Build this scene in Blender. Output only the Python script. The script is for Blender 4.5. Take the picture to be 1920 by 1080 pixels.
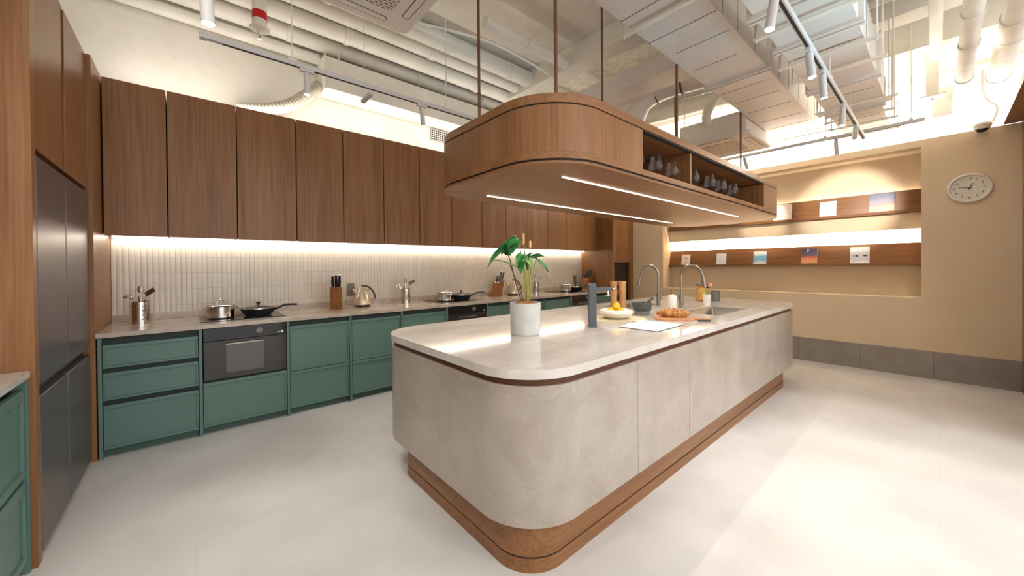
import bpy, bmesh, math, random
from mathutils import Vector, Matrix, Euler
random.seed(7)
PI = math.pi
for o in list(bpy.data.objects): bpy.data.objects.remove(o)
SC = bpy.context.scene
COL = SC.collection

# ------------------------------------------------------------------ camera
cam_d = bpy.data.cameras.new('camera'); cam = bpy.data.objects.new('camera', cam_d); COL.objects.link(cam)
yaw, pit, rol = math.radians(49.10539), math.radians(-0.41655), math.radians(-0.52665)
fwd = Vector((math.cos(yaw), math.sin(yaw), 0)); rgt = Vector((math.sin(yaw), -math.cos(yaw), 0)); up = Vector((0, 0, 1))
F = fwd*math.cos(pit) + up*math.sin(pit); U = -fwd*math.sin(pit) + up*math.cos(pit)
R3 = rgt*math.cos(rol) + U*math.sin(rol); U3 = -rgt*math.sin(rol) + U*math.cos(rol)
m = Matrix((R3, U3, -F)).transposed().to_4x4(); m.translation = Vector((0, 0, 1.35))
cam.matrix_world = m
cam_d.sensor_width = 36; cam_d.lens = 36*693.96/1920; cam_d.shift_y = (504.37-540)/1920
cam_d.clip_start = 0.05; cam_d.clip_end = 100
SC.camera = cam

# ------------------------------------------------------------------ world, exposure
w = bpy.data.worlds.new('world'); SC.world = w; w.use_nodes = True
w.node_tree.nodes['Background'].inputs[0].default_value = (0.985, 0.99, 1.0, 1)
w.node_tree.nodes['Background'].inputs[1].default_value = 2.1
SC.view_settings.view_transform = 'Standard'; SC.view_settings.look = 'None'
SC.view_settings.gamma = 1; SC.view_settings.use_curve_mapping = False
SC.view_settings.exposure = 0.3

WARM = (1.0, 0.89, 0.76); NEUT = (1.0, 0.97, 0.94); COOL = (1.0, 0.96, 0.92)
def aim(o, d): o.rotation_euler = Vector(d).to_track_quat('-Z', 'Y').to_euler()
def area(loc, axis, length, width, d, power, color, name='area_light'):
    l = bpy.data.lights.new(name, 'AREA'); l.shape = 'RECTANGLE'; l.size = length; l.size_y = width
    l.energy = power; l.color = color
    z = -Vector(d).normalized(); x = Vector(axis); x = (x-z*x.dot(z)).normalized(); y = z.cross(x)
    o = bpy.data.objects.new(name, l); COL.objects.link(o)
    mm = Matrix((x, y, z)).transposed().to_4x4(); mm.translation = Vector(loc); o.matrix_world = mm; return o
def spot(loc, d, power, ang=70, color=NEUT, r=0.03, blend=0.6):
    l = bpy.data.lights.new('spot_light', 'SPOT'); l.energy = power; l.spot_size = math.radians(ang); l.spot_blend = blend
    l.shadow_soft_size = r; l.color = color
    o = bpy.data.objects.new('spot_light', l); o.location = loc; aim(o, d); COL.objects.link(o); return o
# cove strips (area lights sit where the LED strips sit)
X, Y = (1, 0, 0), (0, 1, 0)
area((2.65, 4.575, 1.615), X, 6.3, 0.012, (0, 0.0, -1), 6.5, WARM)
area((2.65, 4.36, 2.885), X, 6.3, 0.06, (0, 0.1, 1), 19, (1, 0.94, 0.85))
area((6.72, 1.8, 2.82), Y, 5.0, 0.04, (0.2, 0, 1), 150, (1, 0.96, 0.90))
area((6.815, 1.72, 1.56), Y, 3.1, 0.012, (0.25, 0, 1), 42, (1, 0.95, 0.88))
area((6.815, 1.72, 2.20), Y, 3.1, 0.012, (0.1, 0, 1), 5, (1, 0.88, 0.74))
area((3.15, 1.472, 1.876), X, 2.9, 0.012, (0, 0, -1), 8, (1, 0.93, 0.84))
area((3.15, 2.219, 1.876), X, 2.9, 0.012, (0, 0, -1), 8, (1, 0.93, 0.84))
# bluish glow of a screen standing across the room, catching the duct sides
spot((3.4, -2.6, 1.3), (-0.1, 0.9, 0.52), 330, 26, (0.18, 0.7, 1.0), 0.4, 1.0)

# ------------------------------------------------------------------ materials
def srgb(r, g, b):
    f = lambda c: (c/255/12.92 if c/255 <= 0.04045 else ((c/255+0.055)/1.055)**2.4)
    return (f(r), f(g), f(b), 1)
class NT:
    def __init__(s, name):
        s.m = bpy.data.materials.new(name); s.m.use_nodes = True; s.t = s.m.node_tree; s.b = s.t.nodes['Principled BSDF']
    def n(s, typ, **k):
        x = s.t.nodes.new(typ)
        for a, v in k.items():
            if a in x.inputs.keys() if isinstance(a, str) else False: x.inputs[a].default_value = v
            else: setattr(x, a, v)
        return x
    def l(s, a, b): s.t.links.new(a, b)
def simple(name, col, rough=0.5, metal=0.0, **k):
    t = NT(name); t.b.inputs['Base Color'].default_value = col; t.b.inputs['Roughness'].default_value = rough
    t.b.inputs['Metallic'].default_value = metal
    for a, v in k.items(): t.b.inputs[a].default_value = v
    return t.m
def emis(name, col, s):
    t = NT(name); t.b.inputs['Base Color'].default_value = (0.8, 0.8, 0.8, 1)
    t.b.inputs['Emission Color'].default_value = (*col[:3], 1); t.b.inputs['Emission Strength'].default_value = s
    return t.m
def mottled(name, c1, c2, rough=0.5, scale=4.0, detail=6, stretch=(1, 1, 1), bump=0.0, bscale=60, metal=0, lo=0.35, hi=0.65, rnd=False, spec=0.5):
    t = NT(name); tc = t.n('ShaderNodeTexCoord'); mp = t.n('ShaderNodeMapping'); mp.inputs['Scale'].default_value = stretch
    if rnd:
        oi = t.n('ShaderNodeObjectInfo'); ad = t.n('ShaderNodeVectorMath', operation='SCALE'); ad.inputs[0].default_value = (37, 23, 11)
        t.l(oi.outputs['Random'], ad.inputs['Scale']); a2 = t.n('ShaderNodeVectorMath', operation='ADD')
        t.l(tc.outputs['Object'], a2.inputs[0]); t.l(ad.outputs[0], a2.inputs[1]); t.l(a2.outputs[0], mp.inputs['Vector'])
    else: t.l(tc.outputs['Object'], mp.inputs['Vector'])
    nz = t.n('ShaderNodeTexNoise'); nz.inputs['Scale'].default_value = scale; nz.inputs['Detail'].default_value = detail; nz.inputs['Roughness'].default_value = 0.6
    t.l(mp.outputs[0], nz.inputs['Vector'])
    cr = t.n('ShaderNodeValToRGB'); cr.color_ramp.elements[0].position = lo; cr.color_ramp.elements[1].position = hi
    cr.color_ramp.elements[0].color = c1; cr.color_ramp.elements[1].color = c2
    t.l(nz.outputs[0], cr.inputs[0]); t.l(cr.outputs[0], t.b.inputs['Base Color'])
    t.b.inputs['Roughness'].default_value = rough; t.b.inputs['Metallic'].default_value = metal
    t.b.inputs['Specular IOR Level'].default_value = spec
    if bump:
        n2 = t.n('ShaderNodeTexNoise'); n2.inputs['Scale'].default_value = bscale; n2.inputs['Detail'].default_value = 5
        t.l(tc.outputs['Object'], n2.inputs['Vector'])
        bp = t.n('ShaderNodeBump'); bp.inputs['Strength'].default_value = bump; bp.inputs['Distance'].default_value = 0.02
        t.l(n2.outputs[0], bp.inputs['Height']); t.l(bp.outputs[0], t.b.inputs['Normal'])
    return t.m
def wood(name, dark, mid, light, axis='z', rough=0.36, scale=1.0):
    t = NT(name); tc = t.n('ShaderNodeTexCoord'); oi = t.n('ShaderNodeObjectInfo')
    sc = t.n('ShaderNodeVectorMath', operation='SCALE'); sc.inputs[0].default_value = (13.7, 9.1, 5.3)
    t.l(oi.outputs['Random'], sc.inputs['Scale']); ad = t.n('ShaderNodeVectorMath', operation='ADD')
    t.l(tc.outputs['Object'], ad.inputs[0]); t.l(sc.outputs[0], ad.inputs[1])
    def nz(st, det, dist=0.0):
        mp = t.n('ShaderNodeMapping'); s = [70*scale]*3; s['xyz'.index(axis)] = st*scale; mp.inputs['Scale'].default_value = s
        t.l(ad.outputs[0], mp.inputs['Vector']); n = t.n('ShaderNodeTexNoise'); n.inputs['Scale'].default_value = 1
        n.inputs['Detail'].default_value = det; n.inputs['Distortion'].default_value = dist; n.inputs['Roughness'].default_value = 0.65
        t.l(mp.outputs[0], n.inputs['Vector']); return n
    a = nz(1.6, 6, 0.3)
    mp = t.n('ShaderNodeMapping'); s = [6.5*scale]*3; s['xyz'.index(axis)] = 0.45*scale; mp.inputs['Scale'].default_value = s
    t.l(ad.outputs[0], mp.inputs['Vector']); b = t.n('ShaderNodeTexNoise'); b.inputs['Scale'].default_value = 1; b.inputs['Detail'].default_value = 3
    b.inputs['Distortion'].default_value = 1.2; t.l(mp.outputs[0], b.inputs['Vector'])
    mx = t.n('ShaderNodeMath', operation='MULTIPLY_ADD'); mx.inputs[1].default_value = 0.62
    ml = t.n('ShaderNodeMath', operation='MULTIPLY'); ml.inputs[1].default_value = 0.38
    t.l(b.outputs[0], ml.inputs[0]); t.l(a.outputs[0], mx.inputs[0]); t.l(ml.outputs[0], mx.inputs[2])
    cr = t.n('ShaderNodeValToRGB'); e = cr.color_ramp.elements
    e[0].position = 0.34; e[0].color = dark; e[1].position = 0.68; e[1].color = light
    q = e.new(0.5); q.color = mid
    t.l(mx.outputs[0], cr.inputs[0]); t.l(cr.outputs[0], t.b.inputs['Base Color']); t.b.inputs['Roughness'].default_value = rough; t.b.inputs['Specular IOR Level'].default_value = 0.3
    bp = t.n('ShaderNodeBump'); bp.inputs['Strength'].default_value = 0.12; bp.inputs['Distance'].default_value = 0.004
    t.l(a.outputs[0], bp.inputs['Height']); t.l(bp.outputs[0], t.b.inputs['Normal'])
    return t.m
WD, WM, WL = srgb(115, 76, 46), srgb(135, 93, 59), srgb(151, 109, 72)
M = {}
M['wood'] = wood('walnut_vertical', WD, WM, WL)
M['wood_x'] = wood('walnut_long', WD, WM, WL, 'x')
M['wood_y'] = wood('walnut_shelf', WD, WM, WL, 'y')
M['wood_dark'] = wood('walnut_groove', srgb(84, 51, 34), srgb(94, 58, 39), srgb(104, 66, 45), 'x')
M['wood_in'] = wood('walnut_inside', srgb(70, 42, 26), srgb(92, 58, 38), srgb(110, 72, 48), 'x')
M['green'] = simple('green_lacquer', srgb(88, 118, 109), 0.42)
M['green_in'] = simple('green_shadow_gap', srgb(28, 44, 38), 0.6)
M['toe'] = simple('green_toe_kick', srgb(62, 88, 78), 0.5)
M['gap'] = simple('black_gap', (0.012, 0.012, 0.012, 1), 0.7)
M['top'] = mottled('beige_quartz', srgb(168, 152, 136), srgb(188, 174, 160), 0.16, 9, 8)
M['island_top'] = mottled('pale_marble', srgb(198, 191, 184), srgb(216, 210, 204), 0.075, 3, 9, (1, 2.2, 1))
M['floor_none'] = None
M['paint'] = mottled('beige_wall_paint', srgb(216, 194, 162), srgb(219, 197, 166), 0.75, 3, 3, bump=0.05, bscale=90)
M['cream'] = mottled('cream_plaster', srgb(232, 225, 211), srgb(240, 234, 223), 0.85, 2.5, 6, bump=0.35, bscale=14)
M['ceil'] = mottled('painted_slab', srgb(222, 215, 203), srgb(237, 232, 222), 0.85, 1.6, 7, bump=0.6, bscale=7)
M['whitewall'] = mottled('white_wall_paint', srgb(236, 232, 224), srgb(244, 241, 234), 0.85, 2.5, 6, bump=0.2, bscale=14)
M['rough'] = mottled('sprayed_plaster', srgb(212, 206, 186), srgb(240, 236, 222), 0.95, 14, 8, bump=1.0, bscale=30)
M['duct'] = mottled('painted_duct', srgb(220, 211, 203), srgb(230, 222, 215), 0.42, 2.2, 4, bump=0.08, bscale=6)
M['pipe'] = mottled('painted_pipe', srgb(226, 220, 208), srgb(238, 233, 222), 0.5, 3, 4, bump=0.08, bscale=12)
M['seam'] = simple('duct_seam', srgb(96, 88, 80), 0.7)
M['white'] = simple('white_plastic', srgb(226, 218, 208), 0.45)
M['lampwhite'] = simple('lamp_white_paint', srgb(206, 204, 204), 0.35)
M['trackslot'] = simple('track_slot', srgb(40, 36, 34), 0.6)
M['fridge'] = NT('dark_steel_skin').m
t = NT('dark_steel'); t.b.inputs['Base Color'].default_value = srgb(112, 104, 104); t.b.inputs['Metallic'].default_value = 0.55; t.b.inputs['Roughness'].default_value = 0.36; M['fridge'] = t.m
M['steel'] = simple('polished_steel', srgb(205, 200, 194), 0.16, 1.0)
M['brushed'] = simple('brushed_steel', srgb(150, 142, 132), 0.34, 1.0)
M['sink'] = simple('sink_steel', srgb(150, 143, 134), 0.38, 0.85)
M['ovenglass'] = simple('oven_black_glass', (0.012, 0.011, 0.011, 1), 0.07)
M['ovenface'] = simple('oven_door_glass', (0.032, 0.029, 0.028, 1), 0.1)
M['ovenwin'] = simple('oven_window', srgb(92, 90, 86), 0.06, 0.6)
M['hob'] = simple('hob_glass', (0.02, 0.019, 0.018, 1), 0.06)
M['black'] = simple('black_plastic', (0.014, 0.013, 0.013, 1), 0.35)
M['panblack'] = simple('pan_black', (0.02, 0.02, 0.022, 1), 0.42)
M['anthr'] = simple('anthracite_metal', srgb(84, 88, 94), 0.42, 0.4)
M['knobgrey'] = simple('grey_knob', srgb(110, 106, 102), 0.4)
M['kwood'] = wood('knife_block_wood', srgb(112, 70, 34), srgb(140, 90, 46), srgb(160, 108, 60), 'z', 0.4, 2)
M['mill'] = wood('mill_wood', srgb(158, 108, 62), srgb(186, 136, 86), srgb(206, 160, 110), 'z', 0.4, 2)
M['board'] = wood('board_wood', srgb(196, 132, 88), srgb(216, 156, 112), srgb(226, 172, 130), 'y', 0.5, 1.5)
M['kettle'] = simple('champagne_kettle', srgb(208, 188, 166), 0.2, 0.35)
t = NT('clear_thin_glass'); t.t.nodes.remove(t.b); tr = t.n('ShaderNodeBsdfTransparent'); gs = t.n('ShaderNodeBsdfGlossy'); gs.inputs['Roughness'].default_value = 0.03
lw = t.n('ShaderNodeLayerWeight'); lw.inputs['Blend'].default_value = 0.5; pw_ = t.n('ShaderNodeMath', operation='POWER'); pw_.inputs[1].default_value = 3.0; t.l(lw.outputs['Facing'], pw_.inputs[0]); fr = t.n('ShaderNodeMath', operation='MULTIPLY_ADD'); fr.inputs[1].default_value = 0.45; fr.inputs[2].default_value = 0.02; t.l(pw_.outputs[0], fr.inputs[0]); tr.inputs['Color'].default_value = (0.96, 0.97, 0.97, 1); mxs = t.n('ShaderNodeMixShader')
t.l(fr.outputs[0], mxs.inputs[0]); t.l(tr.outputs[0], mxs.inputs[1]); t.l(gs.outputs[0], mxs.inputs[2]); t.l(mxs.outputs[0], t.t.nodes['Material Output'].inputs['Surface']); M['glass'] = t.m
M['ceramic'] = simple('white_ceramic', srgb(236, 230, 220), 0.3)
M['lemon'] = mottled('lemon_skin', srgb(238, 178, 8), srgb(248, 200, 24), 0.4, 30, 3, bump=0.2, bscale=120)
M['mat'] = mottled('woven_mat', srgb(214, 196, 156), srgb(232, 218, 184), 0.8, 80, 2)
M['pot'] = mottled('concrete_planter', srgb(188, 188, 184), srgb(212, 212, 208), 0.6, 6, 8, bump=0.1, bscale=30)
M['soil'] = mottled('coir_mulch', srgb(150, 92, 54), srgb(206, 150, 104), 0.9, 60, 4, bump=0.8, bscale=90)
M['leaf'] = mottled('glossy_leaf', srgb(28, 104, 48), srgb(60, 150, 70), 0.28, 9, 3)
M['leafdark'] = mottled('deep_leaf', srgb(16, 70, 34), srgb(40, 116, 56), 0.28, 9, 3)
M['leafpale'] = mottled('pale_leaf', srgb(96, 150, 72), srgb(150, 188, 112), 0.4, 9, 3)
M['stem'] = mottled('green_stem', srgb(120, 124, 44), srgb(170, 164, 76), 0.5, 12, 3)
M['stemdark'] = simple('brown_stem', srgb(84, 70, 40), 0.6)
M['spike'] = mottled('flower_spike', srgb(206, 158, 104), srgb(228, 190, 140), 0.7, 60, 3)
M['bread'] = mottled('bread_crust', srgb(136, 74, 28), srgb(224, 168, 98), 0.55, 38, 6, bump=0.6, bscale=70)
M['paper'] = simple('white_paper', srgb(240, 240, 238), 0.7)
M['pageedge'] = simple('dark_cover', srgb(60, 62, 60), 0.6)
M['gran'] = mottled('dark_granite', srgb(58, 64, 62), srgb(82, 88, 86), 0.6, 40, 5)
M['gran2'] = mottled('grey_granite', srgb(112, 110, 104), srgb(138, 136, 130), 0.7, 40, 5)
M['gold'] = simple('bronze_metal', srgb(170, 128, 84), 0.3, 0.9)
M['pasta'] = mottled('dry_pasta', srgb(214, 140, 40), srgb(248, 196, 96), 0.6, 60, 5, bump=0.6, bscale=70)
M['petal'] = mottled('coral_petal', srgb(222, 128, 92), srgb(248, 190, 160), 0.7, 40, 3)
M['petaldark'] = simple('dark_petal', srgb(110, 66, 54), 0.7)
M['skirt'] = mottled('grey_stone_skirting', srgb(140, 131, 124), srgb(152, 143, 136), 0.45, 4, 6)
M['led'] = emis('led_strip', (1.0, 0.82, 0.62), 9.0)
M['ledw'] = emis('led_strip_cove', (1.0, 0.9, 0.78), 14.0)
M['lens'] = emis('spot_lens', (1.0, 0.98, 0.96), 40.0)
M['red'] = simple('red_band', srgb(196, 10, 22), 0.4)
M['outlet'] = simple('grey_outlet', srgb(122, 110, 100), 0.4)
M['darkglass'] = simple('camera_dome', (0.02, 0.02, 0.02, 1), 0.08)
M['ink'] = simple('clock_ink', srgb(46, 42, 38), 0.6)
M['face'] = simple('clock_face', srgb(222, 216, 200), 0.6)
M['grille'] = simple('grille_beige', srgb(206, 190, 172), 0.6)
M['rod'] = simple('bronze_rod', srgb(118, 82, 62), 0.4, 0.3)
M['hose'] = mottled('flexible_hose', srgb(190, 182, 164), srgb(206, 198, 180), 0.7, 10, 3)
# island stone cladding with soft clouds and short pale scratches
t = NT('grey_stone_cladding'); tc = t.n('ShaderNodeTexCoord')
n1 = t.n('ShaderNodeTexNoise'); n1.inputs['Scale'].default_value = 3.2; n1.inputs['Detail'].default_value = 9; n1.inputs['Roughness'].default_value = 0.62; n1.inputs['Distortion'].default_value = 0.7
t.l(tc.outputs['Object'], n1.inputs['Vector']); c1 = t.n('ShaderNodeValToRGB'); c1.color_ramp.elements[0].position = 0.34; c1.color_ramp.elements[1].position = 0.7
c1.color_ramp.elements[0].color = srgb(158, 146, 134); c1.color_ramp.elements[1].color = srgb(180, 169, 158)
t.l(n1.outputs[0], c1.inputs[0])
n2 = t.n('ShaderNodeTexNoise'); n2.inputs['Scale'].default_value = 13; n2.inputs['Detail'].default_value = 3; n2.inputs['Distortion'].default_value = 3.5
t.l(tc.outputs['Object'], n2.inputs['Vector']); c2 = t.n('ShaderNodeValToRGB'); c2.color_ramp.elements[0].position = 0.6; c2.color_ramp.elements[1].position = 0.76
t.l(n2.outputs[0], c2.inputs[0]); mx = t.n('ShaderNodeMix', data_type='RGBA'); t.l(c1.outputs[0], mx.inputs[6]); mx.inputs[7].default_value = srgb(206, 198, 188)
ml = t.n('ShaderNodeMath', operation='MULTIPLY'); ml.inputs[1].default_value = 0.38; t.l(c2.outputs[0], ml.inputs[0]); t.l(ml.outputs[0], mx.inputs[0])
t.l(mx.outputs[2], t.b.inputs['Base Color']); t.b.inputs['Roughness'].default_value = 0.3; M['stone'] = t.m
# floor tiles
t = NT('pale_floor_tile'); tc = t.n('ShaderNodeTexCoord')
n1 = t.n('ShaderNodeTexNoise'); n1.inputs['Scale'].default_value = 2.2; n1.inputs['Detail'].default_value = 9; t.l(tc.outputs['Object'], n1.inputs['Vector'])
c1 = t.n('ShaderNodeValToRGB'); c1.color_ramp.elements[0].position = 0.3; c1.color_ramp.elements[1].position = 0.7
c1.color_ramp.elements[0].color = srgb(190, 186, 182); c1.color_ramp.elements[1].color = srgb(206, 203, 199); t.l(n1.outputs[0], c1.inputs[0])
br = t.n('ShaderNodeTexBrick'); br.offset = 0.5; br.inputs['Scale'].default_value = 1; br.inputs['Brick Width'].default_value = 1.2; br.inputs['Row Height'].default_value = 0.6
br.inputs['Mortar Size'].default_value = 0.0015; br.inputs['Color1'].default_value = (1, 1, 1, 1); br.inputs['Color2'].default_value = (0.985, 0.985, 0.985, 1); br.inputs['Mortar'].default_value = (0.92, 0.915, 0.91, 1)
t.l(tc.outputs['Object'], br.inputs['Vector']); mx = t.n('ShaderNodeMix', data_type='RGBA', blend_type='MULTIPLY'); mx.inputs[0].default_value = 1
t.l(c1.outputs[0], mx.inputs[6]); t.l(br.outputs[0], mx.inputs[7]); t.l(mx.outputs[2], t.b.inputs['Base Color']); t.b.inputs['Roughness'].default_value = 0.38; M['floor'] = t.m
# narrow vertical glazed tiles
t = NT('vertical_finger_tile'); tc = t.n('ShaderNodeTexCoord'); sp = t.n('ShaderNodeSeparateXYZ'); cb = t.n('ShaderNodeCombineXYZ')
t.l(tc.outputs['Object'], sp.inputs[0]); t.l(sp.outputs[0], cb.inputs[0]); t.l(sp.outputs[2], cb.inputs[1])
br = t.n('ShaderNodeTexBrick'); br.offset = 0.0; br.inputs['Scale'].default_value = 1; br.inputs['Brick Width'].default_value = 0.0375; br.inputs['Row Height'].default_value = 0.146
br.inputs['Mortar Size'].default_value = 0.0022; br.inputs['Mortar Smooth'].default_value = 0.6
br.inputs['Color1'].default_value = srgb(212, 202, 186); br.inputs['Color2'].default_value = srgb(204, 194, 178); br.inputs['Mortar'].default_value = srgb(184, 172, 156)
t.l(cb.outputs[0], br.inputs['Vector']); t.l(br.outputs[0], t.b.inputs['Base Color']); t.b.inputs['Roughness'].default_value = 0.24
dv = t.n('ShaderNodeMath', operation='DIVIDE'); dv.inputs[1].default_value = 0.0375; t.l(sp.outputs[0], dv.inputs[0])
pw = t.n('ShaderNodeMath', operation='MULTIPLY'); pw.inputs[1].default_value = PI; t.l(dv.outputs[0], pw.inputs[0])
sn = t.n('ShaderNodeMath', operation='SINE'); t.l(pw.outputs[0], sn.inputs[0]); ab = t.n('ShaderNodeMath', operation='ABSOLUTE'); t.l(sn.outputs[0], ab.inputs[0])
p2 = t.n('ShaderNodeMath', operation='POWER'); p2.inputs[1].default_value = 0.6; t.l(ab.outputs[0], p2.inputs[0])
iv = t.n('ShaderNodeMath', operation='SUBTRACT'); t.l(p2.outputs[0], iv.inputs[0]); t.l(br.outputs['Fac'], iv.inputs[1])
bp = t.n('ShaderNodeBump'); bp.inputs['Strength'].default_value = 0.45; bp.inputs['Distance'].default_value = 0.004
t.l(iv.outputs[0], bp.inputs['Height']); t.l(bp.outputs[0], t.b.inputs['Normal']); M['tile'] = t.m
# fine mesh grille pattern
def perforated(name, c, dark, w_, h_, mortar):
    t = NT(name); tc = t.n('ShaderNodeTexCoord'); br = t.n('ShaderNodeTexBrick'); br.offset = 0.5; br.inputs['Scale'].default_value = 1
    br.inputs['Brick Width'].default_value = w_; br.inputs['Row Height'].default_value = h_; br.inputs['Mortar Size'].default_value = mortar
    br.inputs['Color1'].default_value = dark; br.inputs['Color2'].default_value = dark; br.inputs['Mortar'].default_value = c
    t.l(tc.outputs['Object'], br.inputs['Vector']); t.l(br.outputs[0], t.b.inputs['Base Color']); t.b.inputs['Roughness'].default_value = 0.6; return t.m
M['acgrille'] = perforated('ac_grille', srgb(214, 200, 186), srgb(70, 60, 52), 0.045, 0.028, 0.009)
# book covers
def cover(name, bands):
    t = NT(name); tc = t.n('ShaderNodeTexCoord'); sp = t.n('ShaderNodeSeparateXYZ'); t.l(tc.outputs['Object'], sp.inputs[0])
    nz = t.n('ShaderNodeTexNoise'); nz.inputs['Scale'].default_value = 24; nz.inputs['Detail'].default_value = 5; t.l(tc.outputs['Object'], nz.inputs['Vector'])
    m1 = t.n('ShaderNodeMath', operation='MULTIPLY_ADD'); m1.inputs[1].default_value = 4.6; t.l(sp.outputs[2], m1.inputs[0])
    m2 = t.n('ShaderNodeMath', operation='MULTIPLY_ADD'); m2.inputs[1].default_value = 0.35; m2.inputs[2].default_value = -0.17; t.l(nz.outputs[0], m2.inputs[0]); t.l(m2.outputs[0], m1.inputs[2])
    cr = t.n('ShaderNodeValToRGB'); e = cr.color_ramp.elements; e[0].position = bands[0][0]; e[0].color = bands[0][1]; e[1].position = bands[-1][0]; e[1].color = bands[-1][1]
    for p_, c_ in bands[1:-1]: e.new(p_).color = c_
    t.l(m1.outputs[0], cr.inputs[0]); t.l(cr.outputs[0], t.b.inputs['Base Color']); t.b.inputs['Roughness'].default_value = 0.4; return t.m
M['sunset'] = cover('sunset_cover', [(0.0, srgb(96, 70, 50)), (0.15, srgb(232, 176, 110)), (0.4, srgb(226, 150, 110)), (0.52, srgb(206, 96, 88)), (0.64, srgb(120, 110, 130)), (1.0, srgb(70, 78, 104))])
M['blueband'] = cover('blue_band_cover', [(0.0, srgb(246, 246, 246)), (0.22, srgb(240, 244, 246)), (0.3, srgb(150, 204, 232)), (0.68, srgb(130, 192, 228)), (0.76, srgb(240, 244, 246)), (1.0, srgb(248, 248, 248))])
M['greyband'] = cover('grey_photo_cover', [(0.0, srgb(246, 244, 242)), (0.18, srgb(244, 242, 240)), (0.2, srgb(222, 220, 226)), (0.76, srgb(214, 214, 220)), (0.8, srgb(246, 244, 242)), (1.0, srgb(248, 246, 244))])
M['pinkpaper'] = mottled('pink_print', srgb(244, 214, 198), srgb(252, 240, 232), 0.6, 22, 3)
M['greypaper'] = mottled('pale_print', srgb(226, 228, 236), srgb(250, 250, 252), 0.6, 18, 3)

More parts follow.
